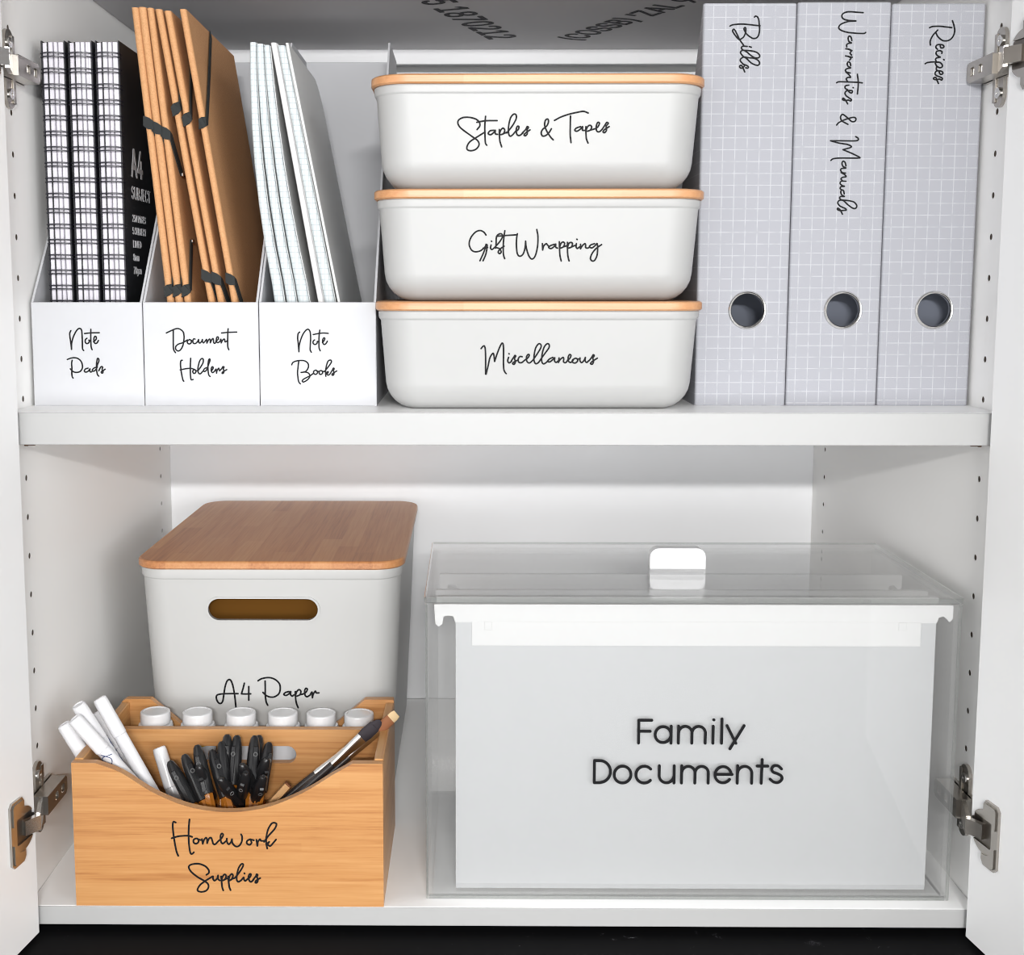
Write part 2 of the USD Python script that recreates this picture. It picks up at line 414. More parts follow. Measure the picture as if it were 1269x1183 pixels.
S_DOCS = [
    [(218,195),(215,280),(213,380),(215,455),(238,497)], [(125,240),(200,205),(260,183),(305,190),(345,225),(356,280),(350,350),(335,410),(305,460),(270,475),(242,450),(245,415),(280,385),(330,370),(375,345),(400,330)],
    [(420,330),(398,345),(400,372),(425,383),(448,365),(445,335),(425,325)], [(445,335),(470,345)], [(500,320),(480,318),(468,345),(475,372),(500,378),(530,355),(545,325)],
    [(545,325),(545,355),(560,372),(585,350),(595,325),(595,355),(610,370)], [(610,370),(640,335),(650,325),(652,372)], [(652,372),(672,335),(690,318),(698,335),(697,368)], [(697,368),(715,330),(733,312),(740,335),(742,365),(757,375),(780,345)],
    [(770,345),(800,325),(805,298),(790,290),(778,315),(780,355),(800,365),(830,345)], [(828,330),(838,322),(840,370)], [(840,370),(858,335),(880,318),(888,335),(890,355),(905,352),(925,335)],
    [(935,185),(928,250),(925,340),(925,420),(938,458)], [(848,240),(930,232),(1045,228)],
    [(325,597),(308,600),(300,640),(303,710),(312,780),(325,850),(337,872)], [(435,570),(430,640),(427,720),(427,800),(435,850),(460,848)], [(295,722),(360,708),(430,702),(470,712),(490,725)],
    [(470,720),(458,745),(470,768),(492,762),(500,735),(485,718),(470,720)], [(498,735),(525,735)], [(525,735),(560,690),(595,630),(600,585),(582,573),(555,600),(535,660),(525,720),(535,765),(560,772),(590,740)],
    [(650,690),(615,705),(598,735),(620,742),(645,715),(668,650),(688,600),(683,578),(668,600),(660,670),(660,740),(668,790),(685,808)],
    [(700,735),(720,715),(728,690),(715,680),(702,705),(705,745),(722,758),(748,735)], [(748,735),(765,712),(770,765)], [(770,765),(778,730),(800,700),(805,720),(820,722)],
    [(810,735),(840,705),(855,680),(870,685),(860,710),(868,740),(860,765),(843,768),(850,750),(880,732),(905,718)]]
S_BOOKS = [
    [(335,228),(315,250),(308,310),(315,380),(322,485)], [(322,485),(328,400),(350,320),(385,245),(425,198),(455,195),(475,235),(478,320),(472,400),(470,460),(485,490)],
    [(530,330),(512,345),(510,375),(535,390),(560,375),(565,350),(575,354),(585,352)], [(600,202),(590,270),(586,350),(587,430),(602,472)], [(512,260),(590,245),(650,240),(710,245)],
    [(632,365),(650,345),(665,315),(652,302),(635,330),(638,370),(655,390),(680,375),(697,345)],
    [(318,605),(310,670),(300,750),(305,830),(315,880),(335,905)], [(225,655),(240,625),(285,605),(340,598),(400,605),(440,640),(442,690),(415,735),(380,750),(345,755)],
    [(345,755),(400,750),(445,765),(462,800),(445,835),(410,865),(375,880),(360,868),(375,845),(420,820),(470,795),(510,765)],
    [(540,725),(512,740),(515,770),(540,780),(562,760),(555,735),(540,725)], [(555,738),(585,742)], [(605,730),(585,745),(588,775),(610,780),(630,760),(622,737),(605,730)], [(622,738),(660,745)],
    [(655,740),(690,700),(735,640),(748,610),(735,592),(705,605),(685,650),(672,710),(668,770),(672,805)], [(672,770),(695,745),(705,748),(695,765),(680,768),(700,790),(730,770),(745,740)],
    [(735,760),(760,720),(770,698),(782,705),(772,735),(780,765),(770,790),(752,788),(760,770),(790,750),(815,735)]]
S_STAPLES = [
    [(220,215),(240,190),(238,165),(215,142),(170,128),(120,128),(85,145),(78,170),(95,200),(140,235),(190,270),(225,295),(235,325),(215,355),(180,368),(150,362),(145,340),(165,305),(210,275),(270,238)],
    [(283,120),(278,170),(278,240),(282,310),(292,328)], [(218,163),(280,152),(368,151)], [(345,220),(315,225),(303,245),(322,252),(345,235),(355,220),(355,245),(372,250)],
    [(385,215),(385,250),(390,300),(403,340)], [(385,250),(395,220),(412,205),(425,220),(415,245),(395,252)], [(415,245),(440,235)],
    [(440,240),(480,190),(508,140),(508,110),(490,105),(468,130),(455,180),(452,230),(462,262),(482,255),(505,228)], [(505,232),(525,215),(530,195),(518,192),(510,215),(515,250),(535,258),(560,240)],
    [(555,240),(580,215),(590,195),(600,200),(590,220),(592,245),(580,260),(568,255),(580,240),(612,218)],
    [(785,290),(765,270),(735,225),(720,185),(725,150),(742,140),(748,160),(735,190),(705,215),(695,240),(705,262),(730,258),(755,235),(770,210)],
    [(910,118),(910,180),(910,250),(917,310)], [(792,150),(840,125),(900,105),(960,92),(1005,85),(1040,97)], [(985,195),(955,205),(943,220),(960,228),(985,212),(1000,195),(1000,220),(1018,222)],
    [(1025,195),(1025,225),(1030,280),(1043,313)], [(1025,225),(1038,195),(1055,185),(1068,197),(1058,220),(1035,228)], [(1058,220),(1095,210)], [(1095,210),(1115,195),(1125,170),(1112,165),(1102,190),(1105,225),(1125,232),(1148,212)],
    [(1145,215),(1165,185),(1178,165),(1190,172),(1175,192),(1178,220),(1165,238),(1152,232),(1165,215),(1197,195)]]
S_GIFT = [
    [(232,138),(215,115),(185,103),(150,115),(115,155),(100,205),(115,250),(145,268),(185,262),(215,240),(240,212)], [(232,210),(225,245),(205,295),(185,338)], [(243,220),(232,285),(210,338)], [(210,240),(245,235)],
    [(272,215),(268,240),(280,250),(300,235)], [(275,185),(277,188)], [(300,235),(340,190),(362,150),(355,130),(335,130),(315,150),(312,200),(308,240)], [(312,235),(340,245),(352,270),(340,283),(328,270),(345,245),(375,225)],
    [(380,105),(372,160),(368,230),(370,290),(380,322)], [(315,148),(380,142),(472,136)], [(478,128),(472,170),(472,230),(480,285),(500,303),(525,285),(540,235),(543,185)], [(543,185),(550,240),(570,300),(595,325),(620,300),(637,230),(640,150),(630,95)],
    [(675,205),(678,255)], [(678,255),(685,225),(705,205),(715,215),(725,225)], [(770,210),(740,220),(725,235),(745,243),(770,225),(780,208),(780,232),(795,240)],
    [(808,190),(810,240),(815,300),(825,340)], [(810,240),(820,205),(838,192),(850,205),(840,230),(818,240)], [(840,230),(872,220)], [(872,195),(872,240),(877,300),(887,340)], [(872,240),(882,205),(900,195),(912,207),(902,232),(880,240)], [(902,232),(940,215)],
    [(942,205),(940,230),(950,243),(968,230)], [(945,170),(948,173)], [(975,210),(975,245)], [(975,245),(990,220),(1008,205),(1015,215),(1015,235),(1030,240),(1048,232)],
    [(1085,205),(1055,215),(1045,230),(1065,238),(1090,220),(1105,205),(1110,250),(1105,300),(1088,335),(1068,340),(1055,320),(1065,285),(1095,245),(1140,212)]]
S_MISC = [
    [(102,108),(118,88),(132,85),(140,120),(143,200),(143,280),(143,335)], [(147,335),(165,260),(180,190),(205,150),(215,165),(222,222)], [(222,222),(245,150),(275,75),(292,60),(300,100),(300,200),(302,280),(312,315),(325,330)],
    [(345,185),(337,215),(350,235),(372,220)], [(348,152),(350,155)], [(370,215),(390,185),(400,168),(408,175),(398,195),(405,225),(395,247),(380,240),(395,225),(425,210)], [(465,180),(445,178),(430,200),(435,228),(460,232),(485,212)],
    [(485,212),(515,190),(528,165),(515,160),(502,185),(508,222),(530,235),(560,210)], [(560,210),(600,150),(630,95),(625,68),(605,68),(582,105),(570,165),(570,215),(585,242),(610,230),(630,200)],
    [(630,200),(665,150),(700,100),(700,70),(680,66),(655,100),(640,160),(637,215),(652,243),(678,230),(700,205)], [(735,185),(705,200),(690,220),(710,225),(735,205),(752,188),(750,215),(765,230),(785,215)],
    [(790,190),(785,230)], [(785,230),(800,205),(825,185),(832,200),(830,225),(850,232),(870,205)], [(865,210),(885,195),(895,168),(882,160),(870,185),(875,220),(895,230),(915,210)],
    [(930,195),(908,210),(912,230),(935,235),(955,215),(945,195),(930,195)], [(948,198),(975,200)], [(975,190),(975,215),(990,232),(1012,210),(1022,185),(1020,215),(1035,230),(1055,212)],
    [(1055,215),(1078,185),(1090,162),(1100,170),(1088,192),(1095,220),(1085,245),(1068,240),(1085,220),(1128,192)]]
S_A4 = [
    [(320,238),(230,238),(150,242),(105,255),(98,290),(115,330),(140,340),(162,315),(175,250),(190,170),(212,110),(238,93),(258,115),(275,180),(288,280),(295,388)], [(388,130),(375,180),(355,240)], [(355,240),(400,242),(450,240)], [(432,165),(430,235),(428,305)],
    [(600,108),(600,170),(598,250),(605,320),(620,357)], [(528,105),(570,82),(640,72),(700,90),(745,135),(752,190),(735,240),(690,270),(645,272),(605,255),(575,225)],
    [(840,215),(805,225),(787,245),(810,255),(840,238),(858,215),(855,245),(872,262),(890,250)], [(905,215),(905,260),(912,330),(930,382)], [(905,260),(920,215),(945,195),(962,215),(950,248),(920,262)], [(950,248),(985,240)],
    [(985,240),(1015,220),(1028,190),(1012,182),(1000,210),(1005,255),(1025,268),(1055,250)], [(1055,250),(1075,220),(1078,278)], [(1078,278),(1088,240),(1110,210),(1118,228),(1145,228)]]
S_HOME = [
    [(152,115),(130,108),(122,140),(125,210),(135,300),(150,390),(168,440)], [(288,85),(280,150),(275,240),(277,330),(288,410),(305,420),(322,405)], [(108,268),(180,248),(270,243),(310,255)],
    [(345,270),(322,285),(325,312),(350,320),(372,300),(365,275),(345,270)], [(365,278),(395,285)], [(405,275),(412,322)], [(412,322),(425,285),(445,262),(455,280),(455,315)], [(455,315),(475,270),(495,262),(505,285),(515,320),(535,325),(565,295)],
    [(565,295),(595,270),(615,235),(602,220),(588,245),(592,300),(610,318),(640,295)], [(650,270),(650,300),(668,325),(692,300),(700,275)], [(700,275),(705,315),(735,345),(768,340),(795,300),(800,250),(790,228)],
    [(880,275),(850,290),(845,315),(870,330),(892,310),(885,280),(915,285)], [(940,280),(948,340)], [(948,340),(955,300),(975,275),(985,290),(1020,290)],
    [(1015,300),(1060,240),(1120,175),(1140,130),(1125,115),(1095,120),(1060,170),(1040,240),(1035,310),(1045,365)], [(1040,320),(1065,300),(1050,325),(1075,340),(1105,310),(1132,278)],
    [(440,625),(465,605),(462,575),(430,540),(370,517),(310,520),(275,535),(270,560),(295,600),(350,645),(410,680),(450,710),(458,745),(435,780),(390,793),(355,785),(350,765),(375,725),(420,690),(500,640)],
    [(505,640),(505,665),(520,682),(545,660),(555,630),(555,665),(570,680)], [(585,640),(588,680),(592,740),(603,778)], [(588,680),(600,640),(620,620),(635,635),(622,668),(600,680)], [(622,668),(655,655)],
    [(655,640),(657,680),(663,740),(675,775)], [(657,680),(670,635),(690,615),(702,632),(690,665),(668,680)], [(690,665),(720,655)], [(720,655),(765,600),(800,545),(805,520),(785,520),(758,560),(742,620),(738,670),(752,692),(778,680),(805,650)],
    [(808,650),(812,675),(825,682),(848,660)], [(815,608),(817,611)], [(848,665),(870,645),(880,620),(868,615),(855,640),(862,680),(880,692),(905,670)], [(900,670),(925,640),(935,618),(945,625),(938,645),(948,670),(938,698),(922,700),(928,680),(970,655)]]
S_BILLS = [
    [(285,325),(320,308),(400,298),(500,298),(600,308),(725,322)], [(640,195),(655,182),(685,195),(705,240),(712,300),(720,370),(710,450),(680,495),(630,505),(580,480),(530,440),(505,400),(490,365),(505,345),(518,365),(515,420),(490,480),(445,515),(415,515),(365,460),(328,405),(330,375),(350,375),(385,430),(430,520),(490,600)],
    [(545,620),(490,615),(462,630),(465,655),(490,675)], [(575,622),(605,632)], [(490,675),(560,680),(640,690),(700,715),(732,755),(715,785),(660,785),(600,750),(540,700),(490,675),(455,690),(450,715),(480,755),(500,772)],
    [(500,772),(570,785),(640,790),(700,815),(732,855),(720,890),(680,892),(610,860),(545,800),(500,775),(460,795),(447,825),(480,865),(510,890)], [(490,880),(530,890),(570,915),(560,935),(530,930)], [(515,900),(480,935),(450,930),(440,905),(465,895),(490,930),(518,990)]]
S_WARR = [
    [(422,105),(350,100),(270,95),(220,110),(202,135),(215,165),(260,182),(350,190)], [(350,190),(270,195),(200,220),(175,250),(190,280),(260,305),(350,315),(435,318),(455,308)],
    [(315,390),(305,355),(285,345),(275,365),(285,400),(312,415),(280,420),(262,435),(265,455)], [(320,495),(290,480),(255,475)], [(255,475),(290,482),(312,500),(300,520),(318,540)], [(325,562),(255,548)], [(255,548),(285,555),(312,572),(298,592)],
    [(312,650),(305,620),(285,610),(275,630),(285,655),(312,672),(275,680),(258,695),(270,715)], [(310,725),(265,715)], [(265,715),(300,745),(315,770),(290,770),(270,785),(285,812)], [(172,825),(200,815),(300,818),(400,822),(440,828)], [(385,738),(398,830),(393,942)],
    [(300,850),(265,858),(262,880),(285,900)], [(345,875),(348,878)], [(285,895),(310,925),(335,930),(338,910),(310,905),(275,912),(262,935),(275,960)], [(275,960),(310,985),(332,1000),(325,1015),(300,1005),(265,1010),(240,1000),(245,985),(270,1005),(295,1045)]]
S_MANU = [
    [(175,195),(190,175),(235,150),(290,130),(340,120),(362,135),(350,160),(320,160),(285,130),(240,95),(220,95),(210,120),(225,155),(285,188)], [(365,308),(390,325),(385,345),(330,350),(220,348),(120,348)], [(120,348),(200,370),(290,385),(325,410),(245,435)],
    [(245,435),(330,470),(410,510),(395,518),(300,518),(200,518),(150,525),(130,540)], [(280,595),(270,560),(250,548),(240,570),(252,600),(280,615),(240,620),(228,635),(240,655)], [(278,665),(235,660)], [(235,660),(270,680),(285,700),(255,705),(235,720),(250,740)],
    [(285,745),(240,745),(228,765),(245,785),(272,795),(240,798),(230,815),(245,830)], [(272,870),(265,840),(245,830),(238,855),(250,880),(275,895),(240,895),(228,910),(245,930)],
    [(245,930),(310,935),(370,950),(400,985),(390,1012),(360,1010),(310,975),(265,935),(225,935),(212,960),(235,990),(260,1000)], [(255,1000),(290,1015),(298,1030),(280,1032),(240,1035),(212,1025),(215,1010),(240,1030),(262,1070)]]
S_RECIPES = [
    [(255,215),(300,198),(400,195),(500,205),(580,215)], [(585,115),(610,180),(625,260),(610,330),(570,385),(510,408),(450,400),(390,355),(360,310),(350,280),(375,250)], [(375,250),(320,310),(285,370),(272,420),(278,468)],
    [(420,460),(430,505),(465,508),(478,490),(455,465),(400,460),(365,475),(360,505),(385,530)], [(450,590),(452,565),(420,550),(375,560),(365,590),(385,620),(430,645)], [(430,645),(380,655),(362,675),(370,700)], [(480,680),(490,685)],
    [(212,740),(250,722),(320,715),(380,715)], [(360,720),(420,720),(460,750),(465,785),(430,800),(385,775),(360,735)], [(385,775),(380,820),(395,845)], [(420,845),(435,890),(465,895),(480,875),(455,850),(400,845),(370,860),(365,895),(395,920)],
    [(395,920),(440,935),(475,955),(465,980),(430,965),(390,975),(350,968),(348,945),(380,945),(400,990),(420,1030)]]
S_FAMILY = [
    [(335,190),(335,58)], [(335,58),(410,58)], [(335,122),(402,122)], arc(477, 141, 46, 0, 360), [(524,92),(524,190)],
    [(567,190),(567,92)], [(567,140)] + arc(606, 132, 39, 180, 360, 12) + [(645,190)], [(645,140)] + arc(684, 132, 39, 180, 360, 12) + [(723,190)], [(768,92),(768,190)], [(770,55),(771,55)], [(818,50),(818,190)], [(848,88),(902,190)], [(947,88),(868,222)],
    [(80,422),(80,293)], [(80,293),(108,293)] + arc(110, 357, 64, -80, 80, 14) + [(108,422),(80,422)], arc(245, 374, 49, 0, 360), arc(372, 374, 49, 42, 318), [(459,322),(459,375)] + arc(502, 378, 43, 170, 10, 10), [(546,322),(546,422)],
    [(590,422),(590,322)], [(590,372)] + arc(629, 364, 39, 180, 360, 12) + [(668,422)], [(668,372)] + arc(707, 364, 39, 180, 360, 12) + [(746,422)], [(785,371),(878,371)] + arc(832, 373, 47, -5, -325, 24),
    [(916,422),(916,320)], [(916,372)] + arc(958, 366, 42, 180, 360, 12) + [(1000,422)], [(1058,284),(1056,422)], [(1030,322),(1092,322)],
    [(1172,338),(1150,320),(1125,322),(1115,340),(1125,357),(1150,366),(1173,380),(1175,400),(1155,417),(1128,414),(1108,398)]]


# ------------------------------------------------------------------ the room: stone countertop as floor, and wall
ZT, ZB, ZF, ZC, D, HW = 0.5228, 0.4977, 0.1216, 0.8886, 0.502, 0.383
tag(part(None, 'floor', cbox(-3, 3, -3.5, 0.7, 0.06, 0.100, 0.001), STONE), 'black speckled stone surface under the cabinet', None, None, 'structure')  # taken as a stone countertop, extended to serve as floor
tag(part(None, 'wall_back', cbox(-3, 3, 0.56, 0.70, 0.1005, 2.6, 0.001), WALLP), 'plain pale wall behind the cabinet', None, None, 'structure')

# ------------------------------------------------------------------ the cabinet
cab = thing('cabinet', 'white cupboard with its two doors open and one fixed shelf', 'cabinet', (0, 0, 0.1002))
holes_z = [0.53 + 0.032 * k for k in range(-11, 11)]
for s in (-1, 1):
    slab = cbox(min(s * HW, s * 0.401), max(s * HW, s * 0.401), 0.0005, 0.52, 0.1062, 0.9066, 0.0008)
    drills = [rod((y, z), 0.0026, s * HW - 0.012, s * HW + 0.012, 'x', 12) for y in (0.037, 0.457) for z in holes_z]
    q = part(cab, 'side_panel', cut(slab, join(*drills)), W_SIDE, smooth=False)
    lin = join(*[rod((y, z), 0.0025, *sorted((s * (HW + 0.0003), s * (HW + 0.0110))), 'x', 12) for y in (0.037, 0.457) for z in holes_z])  # nearly flush dark plugs that paint the shade of the holes
    part(q, 'pin_hole_shade', lin, DARKHOLE, 'dark plugs standing in for the shade inside the shelf pin holes', smooth=False, kind='stuff')
q = part(cab, 'bottom_panel', cbox(-HW, HW, 0.0012, D, 0.1062, ZF, 0.0008), W_MEL)
part(q, 'dimmed_edge', cbox(-HW, HW, 0.0, 0.0012, 0.1062, ZF, 0.0005), W_DIM_EDGE)  # strip added to tone down the brightly lit front edge
q = part(cab, 'shelf', cbox(-HW + 0.0003, HW - 0.0003, 0.0012, D - 0.002, ZB, ZT, 0.0006), W_MEL)
part(q, 'dimmed_edge', cbox(-HW + 0.0003, HW - 0.0003, 0.0, 0.0012, ZB, ZT, 0.0006), W_DIM_EDGE)  # likewise added to darken the lit shelf edge
tp = part(cab, 'top_panel', cbox(-HW, HW, 0.0, D, ZC, 0.9066, 0.0006), G_TOP, 'grey underside of the top board with printed numbers')
part(cab, 'back_panel', cbox(-HW, HW, D, 0.512, ZF, 0.8645, 0.0004), W_BACK)
part(cab, 'back_rail', cbox(-HW, HW, 0.494, 0.512, 0.8722, ZC, 0.0006), W_BACK)


def marking(text, a, b, h, parent):
    """Numbers printed on the underside of the top board, reading from a to b."""
    t = meshkit.text_mesh(text, 1.0, 0.01, bold=True)
    v = t.vertices.copy()
    L = v[:, 0].max()
    a, b = np.array(a), np.array(b)
    d = (b - a) / np.linalg.norm(b - a)
    n = np.array((d[1], -d[0]))
    k = np.linalg.norm(b - a) / L
    xy = a + v[:, :1] * k * d + v[:, 1:2] * h * n
    w = np.c_[xy, ZC - 0.0002 - v[:, 2] * 0.02]
    return part(parent, 'printed_number', trimesh.Trimesh(w, t.faces, process=False), PRINT, smooth=False)


marking('87405 1870212', (-0.108, 0.17), (-0.004, 0.438), 0.032, tp)
marking("(COSSB) 'ZAL 9", (0.092, 0.447), (0.193, 0.258), 0.028, tp)

for s in (-1, 1):
    for y in (0.037, 0.457):
        z = ZB - 0.0030
        part(cab, 'shelf_pin', join(rod((y, z), 0.0024, *sorted((s * HW, s * (HW - 0.008))), 'x', 12), rod((y, z), 0.0029, *sorted((s * HW, s * (HW - 0.0022))), 'x', 12)), BROWNPIN)

ANG = math.radians(9)
for s in (-1, 1):
    P0 = np.array((s * 0.3705, -0.008))
    dv = np.array((s * math.sin(ANG), -math.cos(ANG)))
    nv = np.array((-s * math.cos(ANG), -math.sin(ANG)))      # out of the door's inner face, into the opening

    def dpt(t, n, z):
        q = P0 + t * dv + n * nv
        return (q[0], q[1], z)

    def dbox(t0, t1, n0, n1, z0, z1, b=0.0008):
        c = cbox(t0, t1, n0, n1, z0, z1, b)
        return trimesh.Trimesh(np.array([dpt(*v) for v in c.vertices]), c.faces if s > 0 else c.faces[:, ::-1], process=False)

    def dext(poly, n0, n1):
        """A shape drawn on the door's inner face (t along the door, z up), from height n0 to n1 above it."""
        c = extr(poly, n0, n1, 'xz')
        return trimesh.Trimesh(np.array([dpt(*v) for v in c.vertices]), c.faces if s > 0 else c.faces[:, ::-1], process=False)

    door = dbox(0.0, 0.397, -0.018, 0.0, 0.1035, 0.905, 0.001)
    dp = part(cab, 'door', door, W_DOOR)
    for zc in (0.2010, 0.7860):
        xw = s * HW

        def wbox(y0, y1, z0, z1, h0, h1, b=0.0006):
            return cbox(min(xw - s * h0, xw - s * h1), max(xw - s * h0, xw - s * h1), y0, y1, z0, z1, b)

        def wext(poly, h0, h1):
            return extr(poly, *sorted((xw - s * h0, xw - s * h1)), 'yz')

        # the arm along the side panel
        arm_poly = Polygon([(0.012, zc - 0.0078), (0.0555, zc - 0.0078), (0.0588, zc - 0.005), (0.0588, zc + 0.005), (0.0555, zc + 0.0078), (0.012, zc + 0.0078)])
        arm = cut(wext(arm_poly, 0.0040, 0.0160), wbox(0.030, 0.037, zc - 0.0032, zc + 0.0032, 0.0135, 0.02), wbox(0.045, 0.052, zc - 0.0034, zc + 0.0034, 0.0135, 0.02))
        h = part(cab, 'hinge', arm, NICKEL, 'nickel plated cup hinge')
        wing = Point(0.030, zc + 0.0215).buffer(0.0085, 8).union(Point(0.030, zc - 0.0215).buffer(0.0085, 8)).union(sbox(0.0215, zc - 0.022, 0.0385, zc + 0.022)).union(sbox(0.015, zc - 0.0085, 0.058, zc + 0.0085))
        plate = join(wext(wing, 0.0, 0.0030), wbox(0.0330, 0.0380, zc - 0.026, zc + 0.026, 0.0028, 0.0042))
        part(h, 'mounting_plate', plate, NICKEL)
        scr = []
        for z in (zc + 0.0195, zc - 0.0195):
            c = cut(rod((0.0275, z), 0.0042, *sorted((xw - s * 0.0028, xw - s * 0.0050)), 'x', 20), wbox(0.0270, 0.0280, z - 0.003, z + 0.003, 0.0040, 0.006), wbox(0.0245, 0.0305, z - 0.0005, z + 0.0005, 0.0040, 0.006))
            part(h, 'screw', c, CHROME, smooth=25)
        for y in (0.0335, 0.0485):
            part(h, 'screw', rod((y, zc), 0.0030, *sorted((xw - s * 0.0115, xw - s * 0.0142)), 'x', 16), CHROME, smooth=25)
        # the bent link to the cup
        pa = np.array((xw - s * 0.0095, 0.0145))
        pb = np.array(dpt(0.008, 0.0075, 0)[:2])
        pc = np.array(dpt(0.021, 0.0020, 0)[:2])

        def strap(p, q, w, hgt):
            d = (q - p) / np.linalg.norm(q - p)
            n = np.array((-d[1], d[0])) * hgt
            return hull([(*(e + n * k), zz) for e in (p, q) for k in (-1, 1) for zz in (zc - w, zc + w)])

        part(h, 'link_arm', join(strap(pa, pb, 0.0075, 0.0016), strap(pb, pc, 0.0060, 0.0022)), CHROME if s < 0 else NICKEL)
        ring = Point(0.0215, zc).buffer(0.0172, 16)
        flange = Polygon([(0.022, zc - 0.026), (0.036, zc - 0.026), (0.039, zc - 0.023), (0.039, zc + 0.023), (0.036, zc + 0.026), (0.022, zc + 0.026), (0.019, zc + 0.022), (0.019, zc - 0.022)])
        well = sbox(0.0075, zc - 0.0085, 0.029, zc + 0.0085).buffer(0.002, 4)
        part(h, 'hinge_cup', join(dext(ring.union(flange).difference(well), 0.0002, 0.0022), dext(flange.buffer(-0.002).difference(well).difference(ring), 0.002, 0.0034)), NICKEL)
        part(h, 'cup_well_shade', dext(well.buffer(-0.0001), 0.00015, 0.0006), NICKELD)  # flat dark plate painted as the shaded hollow of the cup


# ------------------------------------------------------------------ upper shelf: magazine files and their contents
MF = 0.055
mags = []
for x0, x1, lab in ((-0.3805, -0.2905, 'white card magazine file lettered Note Pads'), (-0.2898, -0.1965, 'white card magazine file lettered Document Holders'), (-0.1958, -0.1012, 'white card magazine file lettered Note Books')):
    t = thing('magazine_file', lab, 'magazine file', ((x0 + x1) / 2, 0.2, ZT), 'magazine files on the upper shelf')
    th = 0.0018
    side = Polygon([(MF, ZT), (0.355, ZT), (0.355, 0.849), (0.2545, 0.849), (MF + 0.001, 0.6068)])
    part(t, 'front_panel', cbox(x0, x1, MF, MF + th, ZT, 0.6068, 0.0005), W_CARD)
    part(t, 'side_panel', extr(side, x0, x0 + th, 'yz'), W_CARD, smooth=False)
    part(t, 'side_panel', extr(side, x1 - th, x1, 'yz'), W_CARD, smooth=False)
    part(t, 'back_panel', cbox(x0 + th, x1 - th, 0.355 - th, 0.355, ZT, 0.849, 0.0004), W_CARD)
    part(t, 'base', cbox(x0 + th, x1 - th, MF + th, 0.355 - th, ZT, ZT + th, 0.0003), W_CARD)
    mags.append(t)
LW = 0.00112
lettering(mags[0], S_NOTEPADS, (60, 390, 9.064), (105, 438), (-0.3381, MF, 0.5654), 0.000656, 0.000656, LW)
lettering(mags[1], S_DOCS, (195, 390, 10.575), (250, 438), (-0.2429, MF, 0.5654), 0.000656, 0.000656, LW)
lettering(mags[2], S_BOOKS, (340, 390, 10.575), (389, 438), (-0.1518, MF, 0.5654), 0.000654, 0.000656, LW)
MFLOOR = ZT + 0.0018

# spiral note pads
pad_label = ['black spiral note pad nearest the cabinet wall', 'black spiral note pad in the middle of the three', 'black spiral note pad with the printed A4 SUBJECT cover']
for i, xl in enumerate((-0.3722, -0.3502, -0.3282)):
    z0, z1, yf, yb = MFLOOR, 0.8165, 0.078, 0.288
    w = 0.0196
    t = thing('spiral_note_pad', pad_label[i], 'notebook', (xl + w / 2, 0.18, z0), 'spiral note pads in the first magazine file')
    part(t, 'cover', cbox(xl, xl + 0.0010, yf - 0.001, yb, z0, z1, 0.0003), BLACKCARD)
    fc = part(t, 'cover', cbox(xl + w - 0.0010, xl + w, yf - 0.001, yb, z0, z1, 0.0003), BLACKCARD)
    xs = [xl + 0.0012, xl + 0.0052, xl + 0.0096, xl + 0.0134, xl + w - 0.0013]
    for a, b in zip(xs[:-1], xs[1:]):
        part(t, 'page_block', cbox(a + (0.0005 if a != xs[0] else 0), b - 0.0004, yf, yb - 0.002, z0 + 0.002, z1 - 0.001 - 0.0006 * (a == xs[0]), 0.0004), PAGES)
    for k, b in enumerate(xs[1:-1]):
        e = 0.0004 if k == 0 else 0.00022
        part(t, 'divider', cbox(b - e, b + e, yf - 0.0004 * (k == 0), yb - 0.002, z0 + 0.002, z1 - 0.001, 0.0001), BLACKCARD if k == 0 else DIVIDER, 'black divider sheet' if k == 0 else None)
    wires = []
    n = 9
    zz = z1 - 0.0105
    while zz > z0 + 0.006:
        for dz in (0.0, -0.0029):
            pth = []
            for k in range(n):
                a = math.pi * k / (n - 1)
                pth.append((xl + w / 2 - (w / 2 + 0.0004) * math.cos(a), yf + 0.003 - 0.0085 * math.sin(a) ** 0.55, zz + dz + 0.0004 * math.sin(a)))
            wires.append(tube(pth, 0.00058, 5))
        zz -= 0.0124
    part(t, 'wire_binding', join(*wires), BLACKWIRE, 'black twin wire binding')
    if i == 2:
        xr = xl + w
        for text, y, z, h, wy in (('A4', 0.101, 0.7115, 0.0225, 0.036), ('SUBJECT', 0.100, 0.6925, 0.0105, 0.060), ('250 PAGES', 0.100, 0.6735, 0.0060, 0.042), ('5 SUBJECT', 0.100, 0.6630, 0.0060, 0.042), ('LINED', 0.100, 0.6520, 0.0060, 0.026),
                                  ('8mm', 0.100, 0.6410, 0.0060, 0.018), ('70gsm', 0.100, 0.6300, 0.0060, 0.024)):
            tm = meshkit.text_mesh(text, h, 0.0003, bold=text == 'A4')
            v = tm.vertices
            part(fc, 'cover_print', trimesh.Trimesh(np.c_[xr + v[:, 2], y + v[:, 0] * wy / v[:, 0].max(), z + v[:, 1]], tm.faces, process=False), COVERPRINT, smooth=False)


